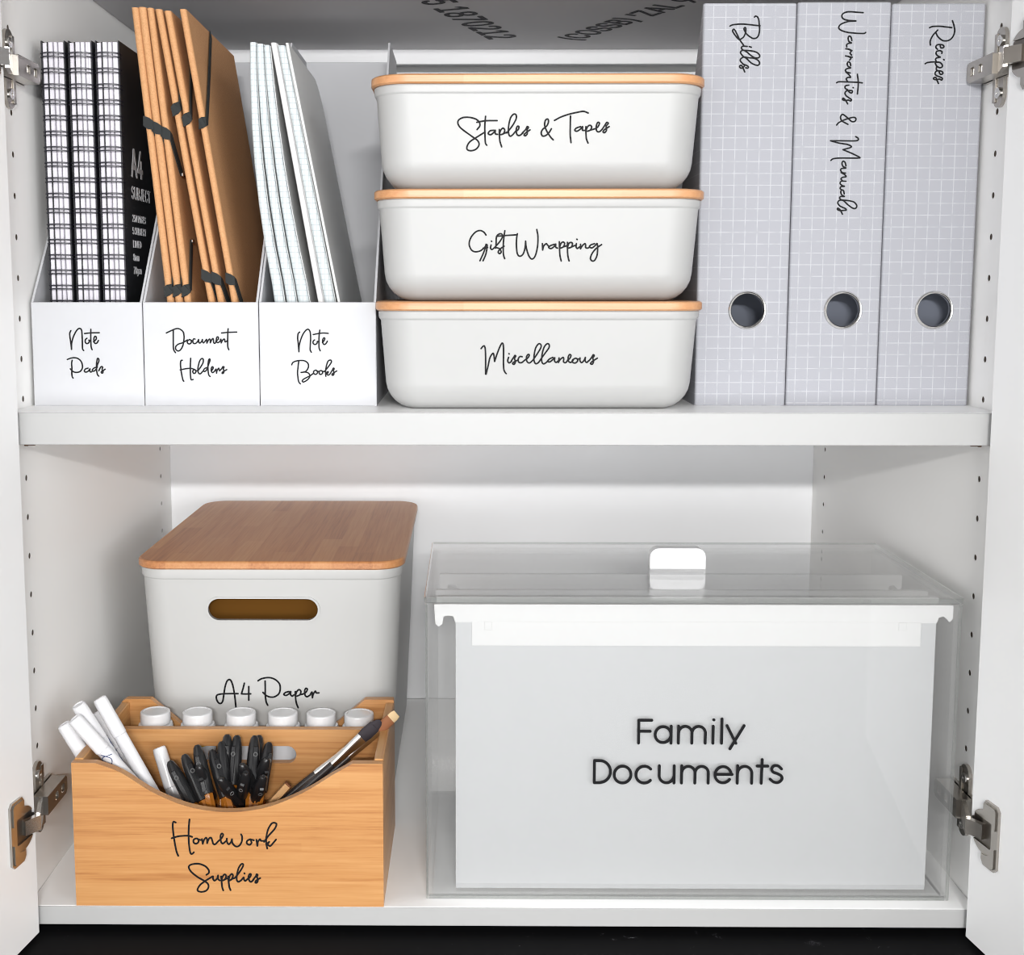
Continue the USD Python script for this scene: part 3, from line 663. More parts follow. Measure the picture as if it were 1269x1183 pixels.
# kraft document holders: a folded U of card with a rounded spine, closed by black elastics
holder_label = ['kraft card document holder, leftmost of the fan', 'kraft card document holder, second from the left', 'kraft card document holder, third, its elastic ending in a metal tip',
                'kraft card document holder, fourth from the left', 'kraft card document holder, fifth from the left', 'kraft card document holder, rightmost with its brown face showing']
tops = [(-0.2950, 0.0058), (-0.2896, 0.0064), (-0.2828, 0.0054), (-0.2762, 0.0056), (-0.2692, 0.0056), (-0.2568, 0.0056)]
bots = [(-0.2735, 0.0060), (-0.2665, 0.0062), (-0.2592, 0.0060), (-0.2398, 0.0056), (-0.2320, 0.0056), (-0.2208, 0.0056)]
FYF, FYB, FZ0, FZ1 = 0.066, 0.262, MFLOOR + 0.0008, 0.8385
for i in range(6):
    xt, wt = tops[i]
    xb, wb = bots[i]
    zr = 0.6083

    def X(z, u, xt=xt, wt=wt, xb=xb, wb=wb):
        f = (z - zr) / (0.838 - zr)
        return xb + (xt - xb) * f + u * (wb + (wt - wb) * max(f, -0.3))

    top = FZ1 + (0.0014, 0.0016, 0.0010, 0.0, -0.0012, 0.0)[i]
    t = thing('document_holder', holder_label[i], 'folder', (X(FZ0, 0.5), 0.16, FZ0), 'kraft document holders in the middle magazine file')
    rings = []
    for z in np.linspace(FZ0, top, 5):
        # closed outline of a U: rounded spine at the front, two card sides going back
        o, q = [], []
        for k in range(9):
            a = math.pi * k / 8
            o.append((0.5 - 0.5 * math.cos(a), FYF + 0.0028 - 0.0028 * math.sin(a)))
            q.append((0.5 - 0.34 * math.cos(a), FYF + 0.0030 - 0.0018 * math.sin(a)))
        out = [(0, FYB)] + o + [(1, FYB), (0.84, FYB)] + q[::-1] + [(0.16, FYB)]
        rings.append([(X(z, u), y, z) for u, y in out])
    n = len(rings[0])
    m = loft(rings, (False, False))
    f = [tuple(r) for r in m.faces]
    k = 5 * n - n
    half = n // 2
    for b, flip in ((0, True), (k, False)):
        for e in range(half - 1):
            a0, a1, c0, c1 = b + e, b + e + 1, b + n - 1 - e, b + n - 2 - e
            tri = [(a0, a1, c1), (a0, c1, c0)]
            f += [r if flip else r[::-1] for r in tri]
    part(t, 'card_cover', trimesh.Trimesh(m.vertices, np.array(f), process=False), KRAFT, smooth=40)
    part(t, 'inner_sheets', hull([(X(z, u), y, z) for z in (FZ0 + 0.004, top - 0.006) for u in (0.3, 0.7) for y in (FYF + 0.006, FYB - 0.004)]), W_CARD, 'loose white sheets inside')

    def band(zs, pts, width=0.0080, t=t, X=X):
        """An elastic crossing a corner: round the spine at zs, then over the right side through the points (y, z)."""
        path = [(0.02, FYF + 0.0016, zs[0]), (0.25, FYF - 0.0004, zs[0] + (zs[1] - zs[0]) * .25), (0.75, FYF - 0.0004, zs[0] + (zs[1] - zs[0]) * .75), (1.0, FYF + 0.0016, zs[1])]
        path3 = [np.array((X(z, u) + (0.0004 if u > 0.9 else -0.0003 if u < 0.1 else 0), y, z)) for u, y, z in path]
        for y, z in pts:
            path3.append(np.array((X(z, 1.0) + 0.0005, y, z)))
        path3 = np.array(path3)
        L, R = [], []
        for k, p in enumerate(path3):
            d = path3[min(k + 1, len(path3) - 1)] - path3[max(k - 1, 0)]
            d /= np.linalg.norm(d)
            nrm = np.array((0, -1.0, 0)) if 0 < k < 3 else np.array((1.0, 0, 0)) if k >= 3 else np.array((-1.0, 0, 0))
            sd = np.cross(d, nrm)
            sd /= np.linalg.norm(sd)
            L.append((p + sd * width / 2, nrm))
            R.append((p - sd * width / 2, nrm))
        rings = [[a, b, b + nn * 0.0007, a + nn * 0.0007] for (a, nn), (b, _) in zip(L, R)]
        return part(t, 'elastic_band', loft(rings), ELASTIC, 'black elastic band', smooth=20)

    if i == 5:
        band((0.7485, 0.7515), [(0.100, 0.7830), (0.1530, 0.8360)])
        band((0.6270, 0.6230), [(0.090, 0.5900), (0.120, 0.5600)])
    elif i in (3, 4):
        band((0.7580 - 0.008 * (i - 3), 0.7640 - 0.008 * (i - 3)), [(0.075, 0.7740 - 0.008 * (i - 3)), (0.120, 0.8200)])
        band((0.6300 - 0.002 * i + 0.006, 0.6250 - 0.002 * i + 0.006), [(0.080, 0.6080), (0.115, 0.5700)])
    else:
        z9 = 0.7520 - 0.004 * i
        b1 = band((z9, z9 - 0.0050), [(0.072, z9 - 0.012), (0.088, 0.7120)])
        b2 = band((0.6140, 0.6190), [(0.072, 0.6260), (0.092, 0.6560)])
        if i == 2:
            for b_, z in ((b1, 0.7110), (b2, 0.6570)):
                y = 0.0885 if z > 0.7 else 0.0923
                part(b_, 'metal_tip', cbox(X(z, 1.0) + 0.0004, X(z, 1.0) + 0.0030, y - 0.0022, y + 0.0022, z - 0.0016, z + 0.0016, 0.0006), CHROME)

# thin note books, splayed
NB = [((-0.2010, -0.1962), (-0.1845, -0.1764), 'pale checked exercise book, leftmost of the leaning six'), ((-0.1958, -0.1906), (-0.1746, -0.1668), 'pale checked exercise book, second from the left'),
      ((-0.1902, -0.1856), (-0.1656, -0.1562), 'pale checked exercise book, third from the left'), ((-0.1846, -0.1800), (-0.1498, -0.1454), 'plain white exercise book between the checked ones'),
      ((-0.1794, -0.1736), (-0.1446, -0.1360), 'pale checked exercise book under the grey one'), ((-0.1728, -0.1706), (-0.1340, -0.1318), 'thin grey book with rounded corners at the right of the fan')]
for i, ((tl, tr), (bl, br), lab) in enumerate(NB):
    zt, zr, z0 = (0.8128, 0.8118, 0.8108, 0.8128, 0.8108, 0.8128)[i], 0.6083, MFLOOR + 0.0006
    bow = (0.006, 0.005, 0.004, 0.0, 0.0, 0.0)[i]

    def xs_(z):
        f = (z - zr) / (0.812 - zr)
        c = -bow * 4 * f * (1 - f) if f > 0 else 0.0
        g = min(max(f, -0.35), 1)
        lft = bl + (tl - bl) * f + c
        wid = (br - bl) + ((tr - tl) - (br - bl)) * max(g, 0)
        return lft, lft + wid

    t = thing('exercise_book', lab, 'notebook', (sum(xs_(z0)) / 2, 0.16, z0), 'exercise books in the third magazine file')
    yf, yb = 0.066 + 0.0006 * i, 0.262
    r = 0.030

    def yback(z):
        d = z - (zt - r)
        return yb if d <= 0 else yb - r + math.sqrt(max(r * r - d * d, 0))

    zs = np.r_[np.linspace(z0, zt - r, 9), zt - r + r * np.sin(np.radians([20, 40, 58, 73, 84, 90]))]
    rings = []
    for z in zs:
        a, b = xs_(z)
        h = (b - a) / 2
        c = (a + b) / 2
        q = yback(z)
        rg = [(c + h * math.cos(math.pi * (1 + k / 6)), yf + 0.6 * h + 0.6 * h * math.sin(math.pi * (1 + k / 6)), z) for k in range(7)] + [(b, q, z), (a, q, z)]
        rings.append(rg)
    body = loft(rings)
    if i < 5:
        part(t, 'page_block', body, BOOKWHITE if i == 3 else CHECK, smooth=50)
        # grey cover sheet on the right-hand side
        rc = [[(b + 0.00005, yf + 0.004, z), (b + 0.0005, yf + 0.004, z), (b + 0.0005, q, z), (b + 0.00005, q, z)] for z, b, q in ((z, xs_(z)[1], yback(z)) for z in zs)]
        part(t, 'cover', loft(rc), BOOKGREY, 'grey cover', smooth=50)
    else:
        part(t, 'cover', body, BOOKGREY, smooth=50)


# ------------------------------------------------------------------ lidded bins
def bin_body(cx, cy, hw, hd, r, z0, z1, taper, rb, wall=0.0026, lip=0.0014, lip_h=0.0065):
    h = z1 - z0

    def dims(z, inset=0.0):
        k = taper * (1 - (z - z0) / h)
        return hw - k - inset, hd - k - inset, r - inset

    rings = []
    for k in range(7):
        a = math.radians(90 * k / 6)
        ins, z = rb * (1 - math.sin(a)), z0 + rb * (1 - math.cos(a))
        w, d, q = dims(z, ins)
        rings.append(rrect(cx, cy, w, d, max(q, 0.004), z))
    for z, ins in ((z1 - lip_h - 0.001, 0.0), (z1 - lip_h, -lip * .6), (z1 - lip_h + 0.001, -lip), (z1 - 0.001, -lip), (z1, -lip + 0.0008), (z1, wall - 0.0005), (z1 - 0.001, wall)):
        w, d, q = dims(z, ins)
        rings.append(rrect(cx, cy, w, d, q, z))
    for z, ins in ((z0 + rb, wall), (z0 + wall + 0.004, wall + rb * 0.4), (z0 + wall, wall + rb)):
        w, d, q = dims(z, ins)
        rings.append(rrect(cx, cy, w, d, max(q, 0.004), z))
    return loft(rings)


def lid(cx, cy, hw, hd, r, z0, z1, b=0.0014):
    return loft([rrect(cx, cy, hw - b, hd - b, r - b, z0), rrect(cx, cy, hw, hd, r, z0 + b * .8), rrect(cx, cy, hw, hd, r, z1 - b), rrect(cx, cy, hw - b * .4, hd - b * .4, r - b * .4, z1 - b * .4), rrect(cx, cy, hw - b * 1.2, hd - b * 1.2, r - b * 1.2, z1)])


bins = []
BY, BHD, BHW = 0.108, 0.100, 0.1288
for k, (cx, lab) in enumerate(((0.0288, 'white lidded bin lettered Miscellaneous, bottom of the stack'), (0.0284, 'white lidded bin lettered Gift Wrapping, middle of the stack'), (0.0268, 'white lidded bin lettered Staples & Tapes, top of the stack'))):
    z0 = ZT + 0.0853 * k
    z1 = z0 + 0.0778
    t = thing('storage_bin', lab, 'storage bin', (cx, BY, z0), 'white bins with bamboo lids on the upper shelf')
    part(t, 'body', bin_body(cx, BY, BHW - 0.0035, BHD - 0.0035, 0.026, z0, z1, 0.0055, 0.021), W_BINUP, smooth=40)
    part(t, 'lid', lid(cx, BY, BHW, BHD, 0.029, z1 + 0.0001, z1 + 0.0074), BAMBOO_LIDX, 'pale bamboo lid')
    bins.append((t, BY - BHD + 0.0035, z0, z1))
for (t, yf, z0, z1), strokes, unit, ref, wx, wz in zip(bins, (S_MISC, S_GIFT, S_STAPLES), ((580, 415, 7.05), (565, 270, 6.345), (555, 125, 6.043)), ((667, 445), (662, 305), (660, 165)), (0.0283, 0.0244, 0.0225), (0.5624, 0.6503, 0.7350)):
    lettering(t, strokes, unit, ref, (wx, yf - 0.0001, wz), 0.00062, 0.000618, 0.0012, slope=0.0055 / 0.0778, zref=z1)

# ------------------------------------------------------------------ squared file boxes, spines to the front
FY, FH = 0.060, 0.3175
binders = []
for k, (x0, lab, depth) in enumerate(((0.1584, 'tall squared grey file box lettered Bills', 0.062), (0.2326, 'tall squared grey file box lettered Warranties & Manuals', 0.040), (0.3068, 'tall squared grey file box lettered Recipes', 0.033))):
    x1 = x0 + 0.0736
    z0, z1 = ZT, ZT + FH + (0.0006, 0.0012, 0.0)[k]
    t = thing('file_box', lab, 'file box', ((x0 + x1) / 2 - 0.0012 * k, 0.2, z0 + 0.0021 * k), 'squared grey file boxes on the upper shelf')
    cx, hz = (0.1991, 0.2763, 0.3497)[k], 0.6004
    sp = loft([[(x, y, z) for x, y in pts] for z, pts in ((z, [(x0 + 0.0022 + b, FY + 0.0026), (x0 + b, FY + 0.0026), (x0 + b, FY + 0.0022)] + [(x0 + b + 0.0022 - 0.0022 * math.cos(a), FY + 0.0022 - (0.0022 - b) * math.sin(a)) for a in np.radians((30, 60, 90))]
               + [(x1 - b - 0.0022 + 0.0022 * math.cos(a), FY + 0.0022 - (0.0022 - b) * math.sin(a)) for a in np.radians((90, 60, 30))] + [(x1 - b, FY + 0.0022), (x1 - b, FY + 0.0026), (x1 - 0.0022 - b, FY + 0.0026)]) for z, b in ((z0, 0.0006), (z0 + 0.0008, 0), (z1 - 0.0008, 0), (z1, 0.0006)))])
    sp = cut(sp, rod((cx, hz), 0.0138, FY - 0.01, FY + 0.01, 'y', 48))
    part(t, 'spine', sp, GRID, smooth=35)
    sl = Polygon([(FY + 0.0028, z0), (0.31, z0), (0.31, z0 + 0.10), (0.19, z0 + 0.10), (FY + 0.0028, z1 - 0.002)])
    part(t, 'side_panel', extr(sl, x0, x0 + 0.0022, 'yz'), GRID, smooth=False)
    part(t, 'side_panel', extr(sl, x1 - 0.0022, x1, 'yz'), GRID, smooth=False)
    part(t, 'back_panel', cbox(x0 + 0.0023, x1 - 0.0023, 0.3078, 0.31, z0, z0 + 0.10, 0.0004), GRID)
    part(t, 'base', cbox(x0 + 0.0023, x1 - 0.0023, FY + 0.0028, 0.3077, z0, z0 + 0.002, 0.0004), GRID)
    part(t, 'paper_stack', cbox(x0 + 0.0035, x1 - 0.0035, FY + depth, 0.30, z0 + 0.0025, 0.6160, 0.0005), FILEPAPER, 'blue grey papers inside')
    a = np.radians(np.linspace(0, 360, 49))
    prof = [(0.0131, FY + 0.0034), (0.0131, FY - 0.0004), (0.0137, FY - 0.0014), (0.0146, FY - 0.0016), (0.0153, FY - 0.0010), (0.0156, FY - 0.0002), (0.0150, FY - 0.0001), (0.0137, FY - 0.0001), (0.0137, FY + 0.0034)]
    rings = [[(cx + r * math.cos(b), y, hz + r * math.sin(b)) for r, y in prof] for b in a]
    part(t, 'finger_ring', loft(rings, (False, False)), CHROME, 'bright metal finger ring', smooth=50)
    binders.append(t)
BW = 0.00115
lettering(binders[0], S_BILLS, (880, 5, 11.83), (922, 50), (0.1909, FY, 0.8123), 0.000636, 0.000626, BW)
lettering(binders[1], S_WARR, (1015, 5, 8.45), (1045, 140), (0.2711, FY, 0.7561), 0.00064, 0.00063, BW)
lettering(binders[1], S_MANU, (1015, 130, 7.887), (1045, 140), (0.2711, FY, 0.7561), 0.00064, 0.00063, BW)
lettering(binders[2], S_RECIPES, (1130, 15, 11.83), (1165, 65), (0.3450, FY, 0.8020), 0.000634, 0.000622, BW)

# ------------------------------------------------------------------ lower: A4 paper box
AX, AHW, AY0, AY1, AZ = -0.2101, 0.1244, 0.158, 0.478, 0.3700
t = thing('paper_box', 'tall white lidded box lettered A4 Paper', 'storage box', (AX, (AY0 + AY1) / 2, ZF))
acy, ahd = (AY0 + AY1) / 2, (AY1 - AY0) / 2
z1 = AZ - 0.0082
TA = 0.011
body = bin_body(AX, acy, AHW - 0.0030, ahd - 0.0030, 0.026, ZF, z1, TA, 0.014, lip_h=0.009)
slot = LineString([(AX - 0.0058 - 0.0405, 0.3239), (AX - 0.0058 + 0.0405, 0.3239)]).buffer(0.0102, 10)
body = cut(body, extr(slot, AY0 - 0.02, AY0 + 0.03, 'xz'))
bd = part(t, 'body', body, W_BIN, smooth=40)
asl = TA / (z1 - ZF)
rim = extr(LineString([(AX - 0.0058 - 0.0405, 0.3239), (AX - 0.0058 + 0.0405, 0.3239)]).buffer(0.0122, 10).difference(slot), AY0 + 0.0018, AY0 + 0.0062, 'xz')
v = rim.vertices.copy()
v[:, 1] += asl * (z1 - v[:, 2])
part(bd, 'handle_rim', trimesh.Trimesh(v, rim.faces, process=False), W_BIN, smooth=30)
part(t, 'lid', lid(AX, acy, AHW, ahd, 0.026, z1 + 0.0001, AZ, 0.0018), BAMBOO_LIDY, 'brown bamboo lid of joined strips')
lettering(t, S_A4, (255, 830, 8.187), (330, 857), (-0.2145, AY0 + 0.0029, 0.2440), 0.00075, 0.000776, 0.00155, slope=asl, zref=z1)
rm = thing('paper_ream', 'brown wrapped paper seen through the slot of the tall box', 'paper', (AX, acy, ZF + 0.004))
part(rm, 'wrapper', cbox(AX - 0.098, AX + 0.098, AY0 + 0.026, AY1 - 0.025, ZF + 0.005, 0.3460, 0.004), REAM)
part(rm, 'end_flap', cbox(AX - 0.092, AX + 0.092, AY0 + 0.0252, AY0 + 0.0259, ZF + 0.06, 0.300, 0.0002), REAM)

# ------------------------------------------------------------------ bamboo desk caddy
CX0, CX1, CY0, CY1 = -0.3435, -0.0945, 0.0015, 0.1505
t = thing('desk_caddy', 'bamboo desk caddy lettered Homework Supplies at the front of the cupboard', 'caddy', ((CX0 + CX1) / 2, 0.08, ZF), None)
cth = 0.0075
curve = spline([(-0.3243, 0.2415), (-0.3039, 0.2335), (-0.2785, 0.2171), (-0.2500, 0.2052), (-0.2190, 0.2010), (-0.1882, 0.2050), (-0.1590, 0.2171), (-0.1350, 0.2320), (-0.1190, 0.2415)], 6)
fp = Polygon([(CX0, ZF), (CX0, 0.2415)] + [tuple(p) for p in curve] + [(CX1, 0.2415), (CX1, ZF)])
part(t, 'front_panel', extr(fp, CY0, CY0 + cth, 'xz'), BAMBOO_X, smooth=20)
part(t, 'side_panel', cbox(CX0, CX0 + cth, CY0 + cth, CY1 - cth, ZF, 0.2425, 0.0008), BAMBOO_Y)
part(t, 'side_panel', cbox(CX1 - cth, CX1, CY0 + cth, CY1 - cth, ZF, 0.2425, 0.0008), BAMBOO_Y)
bp = Polygon([(CX0, ZF), (CX0, 0.2425), (CX0 + 0.004, 0.2450), (-0.3170, 0.2450), (-0.2850, 0.2170), (-0.1530, 0.2170), (-0.1210, 0.2450), (CX1 - 0.001, 0.2450), (CX1, 0.244), (CX1, ZF)])
part(t, 'back_panel', extr(bp, CY1 - cth, CY1, 'xz'), BAMBOO_X, smooth=20)
dv_ = sbox(CX0 + cth, ZF + 0.0055, CX1 - cth, 0.2322).difference(LineString([(-0.2610, 0.2092), (-0.1860, 0.2092)]).buffer(0.0078, 10))
DY = 0.1015
part(t, 'divider', extr(dv_, DY, DY + cth, 'xz'), BAMBOO_X, smooth=20)
part(t, 'base', cbox(CX0 + cth, CX1 - cth, CY0 + cth, CY1 - cth, ZF, ZF + 0.0055, 0.0004), BAMBOO_X)
lettering(t, S_HOME, (200, 1005, 7.931), (280, 1060), (-0.2215, CY0, 0.1645), 0.00065, 0.000684, 0.0014)
CB = ZF + 0.0058

# glue bottles behind the divider
BX = (-0.3085, -0.2705, -0.2312, -0.1935, -0.1590, -0.1248)
bl = ['white glue bottle at the left end of the caddy row', 'white glue bottle, second from the left in the caddy', 'white glue bottle, third from the left in the caddy', 'white glue bottle, fourth from the left in the caddy', 'white glue bottle, fifth from the left in the caddy', 'white glue bottle at the right end, beside the brushes']
for k, x in enumerate(BX):
    y = 0.1262
    zt = 0.2402 - 0.0003 * k
    t = thing('glue_bottle', bl[k], 'bottle', (x, y, CB), 'white glue bottles in the back of the caddy')
    part(t, 'body', lathe([(0.0145, CB), (0.0160, CB + 0.0015), (0.0160, zt - 0.030), (0.0160, zt - 0.0175), (0.0155, zt - 0.0135), (0.0148, zt - 0.0115), (0.0110, zt - 0.0105)], 32, (x, y)), W_BIN2, smooth=40)
    part(t, 'cap', lathe([(0.0132, zt - 0.0105), (0.0134, zt - 0.0100), (0.0134, zt - 0.0018), (0.0130, zt - 0.0005), (0.0122, zt), (0.0108, zt), (0.0104, zt - 0.0006), (0.0060, zt - 0.0006)], 32, (x, y)), W_BIN2, smooth=40)
    a = np.radians(np.linspace(205, 335, 18))

    def wrap(z0, z1, a=a, x=x, y=y):
        return loft([[(x + r * math.cos(b), y + r * math.sin(b), z) for r, z in ((0.01605, z0), (0.01625, z0), (0.01625, z1), (0.01605, z1))] for b in a])

    lb = part(t, 'paper_label', wrap(zt - 0.075, zt - 0.024), W_CARD, 'printed white label')
    if k == 1:
        part(lb, 'label_band', loft([[(x + r * math.cos(b), y + r * math.sin(b), z) for r, z in ((0.01625, 0.2035), (0.01635, 0.2035), (0.01635, 0.2112), (0.01625, 0.2112))] for b in np.radians(np.linspace(243, 282, 8))]), PINKL, 'pink print')
        part(lb, 'label_band', loft([[(x + r * math.cos(b), y + r * math.sin(b), z) for r, z in ((0.01625, 0.2122), (0.01635, 0.2122), (0.01635, 0.2160), (0.01625, 0.2160))] for b in np.radians(np.linspace(268, 330, 8))]), OLIVEL, 'mustard print')

# ball pens, caps up
pen = thing('ball_pen', 'x', 'pen', (0, 0, 0), 'black capped ball pens in the caddy')
part(pen, 'barrel', lathe([(0.0030, 0.046), (0.0042, 0.047), (0.0042, 0.110)], 6), AMBER, 'amber see-through barrel', smooth=False)
cp = part(pen, 'cap', lathe([(0.0046, 0.1075), (0.0056, 0.1080), (0.0056, 0.124), (0.0054, 0.134), (0.0047, 0.142), (0.0034, 0.1475), (0.0018, 0.1495), (0.0012, 0.1492)], 14), PENCAP, 'black cap', smooth=40)
part(cp, 'clip', hull([(sx * 0.0016, y, z) for sx in (-1, 1) for y, z in ((-0.0062, 0.1100), (-0.0075, 0.1100), (-0.0050, 0.1400), (-0.0066, 0.1390))]), PENCAP)
part(cp, 'vent_ring', loft([[((0.0016 + q * 0.0004) * math.cos(b), -0.0068 + w, 0.1330 + (0.0016 + q * 0.0004) * math.sin(b)) for q, w in ((-1, 0), (0, -0.0003), (1, 0), (0, 0.0003))] for b in np.radians(np.linspace(0, 360, 17))], (False, False)), plain('pen_ring', (0.12, 0.12, 0.12), 0.4))
PENS = [('black capped ball pen at the far left of the bunch', [-0.1992, 0.0057, 0.1062], [-0.28, 0.06, 0.2197]), ('black capped ball pen, second from the left of the bunch', [-0.1997, 0.0046, 0.1051], [-0.2685, 0.064, 0.2238]), ('black capped ball pen, third from the left of the bunch', [-0.2135, 0.004, 0.1029], [-0.2577, 0.066, 0.2316]), ('black capped ball pen left of the gap in the bunch', [-0.1902, 0.0029, 0.1045], [-0.2463, 0.07, 0.2258]), ('black capped ball pen right of the gap in the bunch', [-0.2149, 0.0015, 0.1031], [-0.2386, 0.075, 0.2311]), ('black capped ball pen, first of the four tallest', [-0.2347, 0.0135, 0.102], [-0.2347, 0.082, 0.2349]), ('black capped ball pen, second of the four tallest', [-0.2267, 0.0119, 0.1024], [-0.2267, 0.084, 0.2334]), ('black capped ball pen, third of the four tallest, before another', [-0.2113, 0.0112, 0.1025], [-0.2113, 0.084, 0.2331]), ('black capped ball pen, hindmost of the tallest', [-0.2089, 0.0133, 0.1033], [-0.2089, 0.092, 0.2304]), ('black capped ball pen at the right edge of the bunch', [-0.2136, -0.0004, 0.104], [-0.1985, 0.082, 0.2278]), ('black capped ball pen, low in front at the left', [-0.2338, 0.1179, 0.0914], [-0.2521, 0.046, 0.2212]), ('black capped ball pen, lowest in the front row', [-0.1879, 0.1205, 0.0952], [-0.2335, 0.04, 0.2126]), ('black capped ball pen in the middle of the front', [-0.183, 0.1161, 0.0914], [-0.2171, 0.05, 0.2211]), ('black capped ball pen in front, right of the middle', [-0.2465, 0.1192, 0.0932], [-0.2115, 0.043, 0.217]), ('black capped ball pen, low in front at the right', [-0.2426, 0.1196, 0.0946], [-0.1969, 0.042, 0.2139]), ('black capped ball pen just in front of the right edge', [-0.2468, 0.1117, 0.091], [-0.197, 0.06, 0.2221])]
for k, (lab, b, tp_) in enumerate(PENS):
    if k == 0:
        place(pen, aim(b, tp_, 0.2))
        tag(pen, lab)
    else:
        copy_of(pen, aim(b, tp_, rng.uniform(-0.7, 0.7)), lab)

# white markers leaning left
mk = thing('white_marker', 'x', 'marker', (0, 0, 0), 'white markers leaning in the caddy')
part(mk, 'barrel', lathe([(0.0040, 0), (0.0052, 0.001), (0.0056, 0.004), (0.0056, 0.114)], 18), MARKER)
part(mk, 'cap', lathe([(0.0058, 0.1142), (0.0061, 0.1148), (0.0059, 0.146), (0.0055, 0.1488), (0.0046, 0.1495), (0.0042, 0.1488)], 18), MARKER)
lg = [[(0, 0), (4, -3), (9, -5), (13, -2), (10, 3), (5, 3), (3, -1), (6, -8)], [(11, 3), (16, -2), (17, 3)], [(17, 3), (20, 0), (22, 0)], [(23, 2), (26, -1), (25, -2), (23, 1), (26, 3), (30, 0)], [(31, -1), (29, 2), (32, 2), (33, -1), (33, 3)], [(35, -6), (35, 3)], [(38, -1), (40, 3), (42, -1)]]
sh = union_all([LineString(spline(s) * 0.00085).buffer(0.00032, 3) for s in lg])
lm = trimesh.util.concatenate([trimesh.creation.extrude_polygon(g, 0.0003, engine='earcut') for g in getattr(sh, 'geoms', [sh])])
v = lm.vertices
an = v[:, 1] / 0.0056
part(mk, 'printed_mark', trimesh.Trimesh(np.c_[-(0.00558 + v[:, 2]) * np.sin(an), -(0.00558 + v[:, 2]) * np.cos(an), 0.1125 - v[:, 0]], lm.faces, process=False), MARKINK, 'dark blue script mark', smooth=False)
MARKERS = [('white marker lying lowest at the left of the caddy', [-0.2875, 0.0406, 0.1309], [-0.3596, 0.034, 0.2617]), ('white marker with dark blue script, second from the left', [-0.2587, 0.0411, 0.1522], [-0.346, 0.02, 0.2717]), ('white marker behind the lowest two at the left', [-0.2854, 0.0658, 0.1449], [-0.3477, 0.036, 0.2775]), ('white marker standing tallest in front of the caddy edge', [-0.2636, 0.045, 0.1458], [-0.3371, 0.058, 0.2754]), ('white marker half hidden behind the tallest one', [-0.2673, 0.0591, 0.1309], [-0.3458, 0.07, 0.2577]), ('white marker low behind the tallest one', [-0.2628, 0.0644, 0.1197], [-0.3421, 0.08, 0.2455]), ('white marker lowest behind the tallest one', [-0.2643, 0.0778, 0.1048], [-0.3413, 0.09, 0.2323]), ('white marker standing alone left of the black pens', [-0.244, 0.0485, 0.0863], [-0.296, 0.088, 0.2208])]
for k, (lab, b, tp_) in enumerate(MARKERS):
    spin = (2.6, -0.25, 2.2, 3.0, 2.8, 2.0, 2.4, 3.1)[k]
    if k == 0:
        place(mk, aim(b, tp_, spin))
        tag(mk, lab)
    else:
        copy_of(mk, aim(b, tp_, spin), lab)
BRUSHES = [('paint brush with black bristles', [-0.2432, 0.0345, 0.1309], [-0.1011, 0.07, 0.2519], BR_BLACK, None, 1.25), ('paint brush with brown bristles and pale tips', [-0.2376, 0.033, 0.1309], [-0.0878, 0.078, 0.2555], BR_BROWN, BR_TAN, 1.1), ('thin paint brush left of the black bristled one', [-0.2477, 0.0587, 0.1309], [-0.1163, 0.085, 0.2355], BR_BLACK, None, 0.5)]
STICK = ([-0.2423, 0.0515, 0.1309], [-0.1805, 0.07, 0.1958])

# brushes and a wooden stick
for spec in BRUSHES:
    lab, base, tip, bm, tipm, rf = spec
    L = np.linalg.norm(np.array(tip) - np.array(base))
    t = thing('paint_brush', lab, 'paint brush', (0, 0, 0), 'paint brushes in the caddy')
    part(t, 'handle', lathe([(0.0012, 0.0), (0.0024, 0.004), (0.0034, L - 0.075), (0.0030, L - 0.052)], 14), HANDLE)

    def flat(prof, n=18):
        return loft([[(a * math.cos(2 * math.pi * k / n), b * math.sin(2 * math.pi * k / n), z) for k in range(n)] for a, b, z in prof])

    part(t, 'ferrule', flat([(0.0031, 0.0031, L - 0.054), (0.0033, 0.0033, L - 0.050), (0.0040 * rf, 0.0030, L - 0.030), (0.0044 * rf, 0.0026, L - 0.021)]), CHROME, 'silver ferrule')
    br = part(t, 'bristles', flat([(0.0043 * rf, 0.0025, L - 0.0215), (0.0050 * rf, 0.0028, L - 0.016), (0.0048 * rf, 0.0022, L - 0.007), (0.0042 * rf, 0.0014, L - 0.0062)] + ([] if tipm else [(0.0030 * rf, 0.0010, L - 0.002), (0.0012 * rf, 0.0006, L)])), bm)
    if tipm:
        part(t, 'bristle_tips', flat([(0.0046 * rf, 0.0021, L - 0.0068), (0.0046 * rf, 0.0016, L - 0.003), (0.0036 * rf, 0.0008, L)]), tipm, 'pale bristle ends')
    place(t, aim(base, tip, 0.3))
t = thing('wooden_stick', 'short plain wooden stick right of the pens', 'stick', (0, 0, 0))
part(t, 'shaft', loft([rrect(0, 0, 0.0030, 0.0030, 0.001, z, 2) for z in (0, 0.09)]), WOODSTICK)
part(t, 'end_cap', loft([rrect(0, 0, 0.0031, 0.0031, 0.001, z, 2) for z in (0.0901, 0.0915)]), BR_BROWN)
place(t, aim(STICK[0], STICK[1]))

